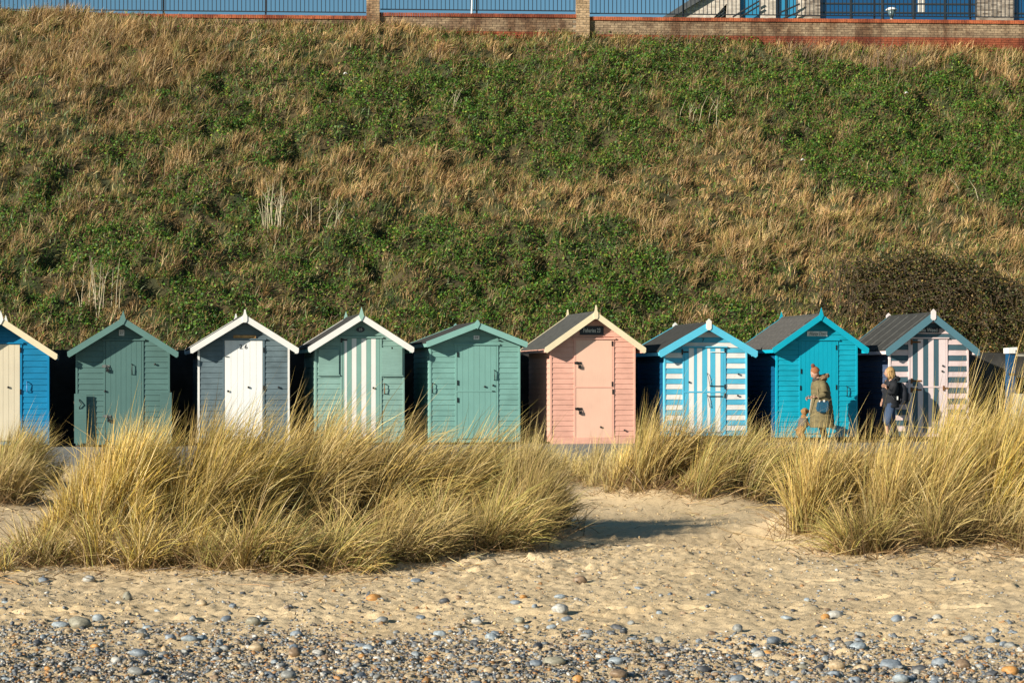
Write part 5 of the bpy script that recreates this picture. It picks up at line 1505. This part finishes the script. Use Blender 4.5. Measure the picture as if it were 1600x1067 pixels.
HERO = [  # px, py (foot), width px, height ratio, colour, label
 (123, 982, 36, .62, 'olive', 'large rounded olive-grey stone at the left of the shingle, biggest one there'),
 (92, 980, 28, .42, 'lblue', 'long flat pale blue stone touching the large olive-grey stone'),
 (67, 910, 19, .6, 'bluegrey', 'lone blue-grey stone at the foot of the marram on the far left'),
 (197, 938, 15, 1.1, 'olive', 'egg-shaped olive stone standing upright on the sand at the left'),
 (314, 946, 18, .7, 'tan', 'tan stone on the sand below the low yellow-green marram'),
 (395, 976, 25, .6, 'olive', 'smooth beige oval stone in the shingle edge left of the middle'),
 (153, 970, 18, .9, 'lblue', 'knobbly pale blue stone above the large olive-grey stone'),
 (137, 909, 20, .6, 'pale', 'white broken shell-like stone by the marram foot at the left'),
 (295, 1003, 26, .5, 'lblue', 'flat white-blue flint lying in the left shingle'),
 (398, 1018, 24, .7, 'tan', 'round tan stone in the shingle below the beige oval one'),
 (459, 1028, 22, .7, 'brown', 'round brown stone near the bottom left of the shingle'),
 (215, 1026, 30, .5, 'bluegrey', 'broad dark blue-grey stone low in the left shingle'),
 (120, 1050, 22, .6, 'grey', 'grey stone in the shingle at the lower left'),
 (450, 1060, 26, .5, 'grey', 'flat grey stone at the bottom edge left of the middle'),
 (650, 910, 19, .45, 'bluegrey', 'flat blue stone alone on the sand right of the low marram'),
 (906, 912, 23, .7, 'brown', 'lone round brown stone on the bare sand right of the marram, casting a shadow'),
 (584, 938, 24, .6, 'orange', 'smooth bright orange stone alone on the sand'),
 (694, 943, 17, .7, 'dark', 'knobbly dark grey flint on the sand right of the orange stone'),
 (805, 948, 17, .6, 'bluegrey', 'small blue-grey stone on the sand in the middle'),
 (875, 936, 18, .5, 'lblue', 'slanting pale blue stone on the sand below the lone brown stone'),
 (876, 957, 27, .7, 'pale', 'cream and grey stone above the shingle in the middle'),
 (745, 977, 19, .6, 'pale', 'pale cream oval stone at the upper edge of the middle shingle'),
 (812, 973, 17, .7, 'olive', 'beige stone beside the pale cream oval one'),
 (886, 971, 20, .5, 'bluegrey', 'blue-grey stone just below the cream and grey stone'),
 (597, 975, 21, .6, 'grey', 'pale grey stone below the bright orange stone'),
 (687, 993, 21, .6, 'lblue', 'blue and white flint in the middle shingle'),
 (769, 1000, 21, .7, 'lblue', 'pale round stone in the middle of the shingle'),
 (866, 1040, 34, .55, 'olive', 'wide grey-beige stone low in the middle shingle'),
 (837, 1040, 26, .5, 'bluegrey', 'blue stone leaning on the wide grey-beige stone'),
 (962, 1038, 24, .7, 'lblue', 'pale blue stone right of the wide grey-beige stone'),
 (903, 1066, 18, .8, 'orange', 'small orange stone at the bottom edge of the middle'),
 (967, 1058, 28, .5, 'brown', 'flat dark brown stone near the bottom right of the middle'),
 (1305, 966, 30, .6, 'pale', 'large pale grey stone lying alone on the sand at the right'),
 (1402, 971, 19, .75, 'bluegrey', 'blue-grey pointed stone on the sand right of the large pale one'),
 (1231, 969, 19, .4, 'lblue', 'flat pale blue stone on the sand left of the large pale one'),
 (1466, 968, 17, .7, 'pale', 'white chipped stone on the sand at the right'),
 (1153, 988, 17, .8, 'grey', 'grey stone on the sand above the right shingle'),
 (1342, 1016, 27, .5, 'lblue', 'broad pale blue stone at the upper edge of the right shingle'),
 (1550, 1004, 18, .7, 'bluegrey', 'dark blue-grey stone on the sand near the right edge'),
 (1480, 993, 14, 1.0, 'tan', 'small upright tan stone on the sand below the white chipped one'),
 (1187, 1027, 23, .6, 'pale', 'pale flat stone at the left of the right shingle'),
 (1472, 1040, 27, .65, 'bluegrey', 'large slate-blue stone in the right shingle'),
 (1506, 1045, 26, .7, 'brown', 'large brown rounded stone beside the large slate-blue one'),
 (1581, 1053, 26, .65, 'orange', 'orange-brown stone at the right edge of the shingle'),
 (1308, 1045, 27, .6, 'tan', 'tan rounded stone in the right shingle'),
 (1394, 1046, 36, .5, 'bluegrey', 'longest blue stone in the right shingle'),
 (1253, 1047, 19, .75, 'olive', 'beige round stone left of the tan rounded one'),
 (1409, 1066, 26, .6, 'lblue', 'pale blue stone at the bottom edge below the longest blue stone'),
 (1153, 1066, 26, .6, 'bluegrey', 'blue-grey stone at the bottom edge of the right shingle'),
]
hs = 0
occupied = []
for (px, py, wpx, hr_, cn, lb) in HERO:
    X_, Y_ = ground_hit(px, py)
    R = wpx / 2 / F * Y_ * .95
    o = link('stone', stone_mesh(R, CL[cn], hr_, 1.05, hs), None, (X_, Y_ + R * .7, float(sand_z(np.array([X_]), np.array([Y_ + R * .7]))[0]) + R * hr_ * .45))
    o.rotation_euler = (random.uniform(-.1, .1), random.uniform(-.15, .15), random.uniform(-.3, .3))
    tag(o, lb, 'stone', 'larger stones on the beach'); hs += 1
    occupied.append((X_, Y_, R))
# further stones: eight shapes in each of several colours, copied
GEN = {'bluegrey': 'smooth blue-grey pebble among the shingle', 'grey': 'plain grey pebble among the shingle', 'pale': 'whitish pebble among the shingle', 'tan': 'sandy tan pebble among the shingle',
       'brown': 'dull brown pebble among the shingle', 'dark': 'nearly black flint pebble among the shingle', 'lblue': 'pale blue pebble among the shingle', 'orange': 'orange-stained pebble among the shingle'}
names = list(GEN); wts = np.array([5, 4, 2, 3, 2.5, 2, 3.5, 1]); wts = wts / wts.sum()
protos = {k_: [stone_mesh(1.0, tuple(np.array(CL[k_]) * random.uniform(.85, 1.15)), random.uniform(.5, .8), random.uniform(.95, 1.3), 100 + 7 * i + names.index(k_)) for i in range(5)] for k_ in names}
cnt = 0
while cnt < 235:
    Y_ = random.uniform(10.4, 15.5) if random.random() < .8 else random.uniform(10.4, 12.8)
    X_ = random.uniform(-1, 1) * Y_ * .255
    if random.random() > (1.0 if Y_ < 12.9 else .45 if Y_ < 14 else .16): continue
    R = random.uniform(.018, .036) * (1.0 if Y_ < 13.5 else .8)
    if any((X_ - a) ** 2 + (Y_ - b2) ** 2 < (R + c2) ** 2 * 1.2 for a, b2, c2 in occupied): continue
    occupied.append((X_, Y_, R))
    k_ = names[int(rng.choice(len(names), p=wts))]
    o = link('pebble', random.choice(protos[k_]), None, (X_, Y_, float(sand_z(np.array([X_]), np.array([Y_]))[0]) + R * .2))
    o.scale = (R, R, R); o.rotation_euler = (random.uniform(-.2, .2), random.uniform(-.2, .2), random.uniform(0, 6.28))
    pxx = X_ / Y_ * F + 800
    zx = 'left' if pxx < 400 else 'left of middle' if pxx < 800 else 'right of middle' if pxx < 1200 else 'right'
    zy = 'on the sand above the shingle' if Y_ > 13.1 else 'at the upper fringe of the shingle' if Y_ > 12.1 else 'in the thick of the shingle' if Y_ > 11.2 else 'at the bottom edge of the shingle'
    lb = GEN[k_].replace(' among the shingle', '') + ' ' + zy + ', ' + zx
    tag(o, lb, 'pebble', 'pebbles: ' + lb); cnt += 1
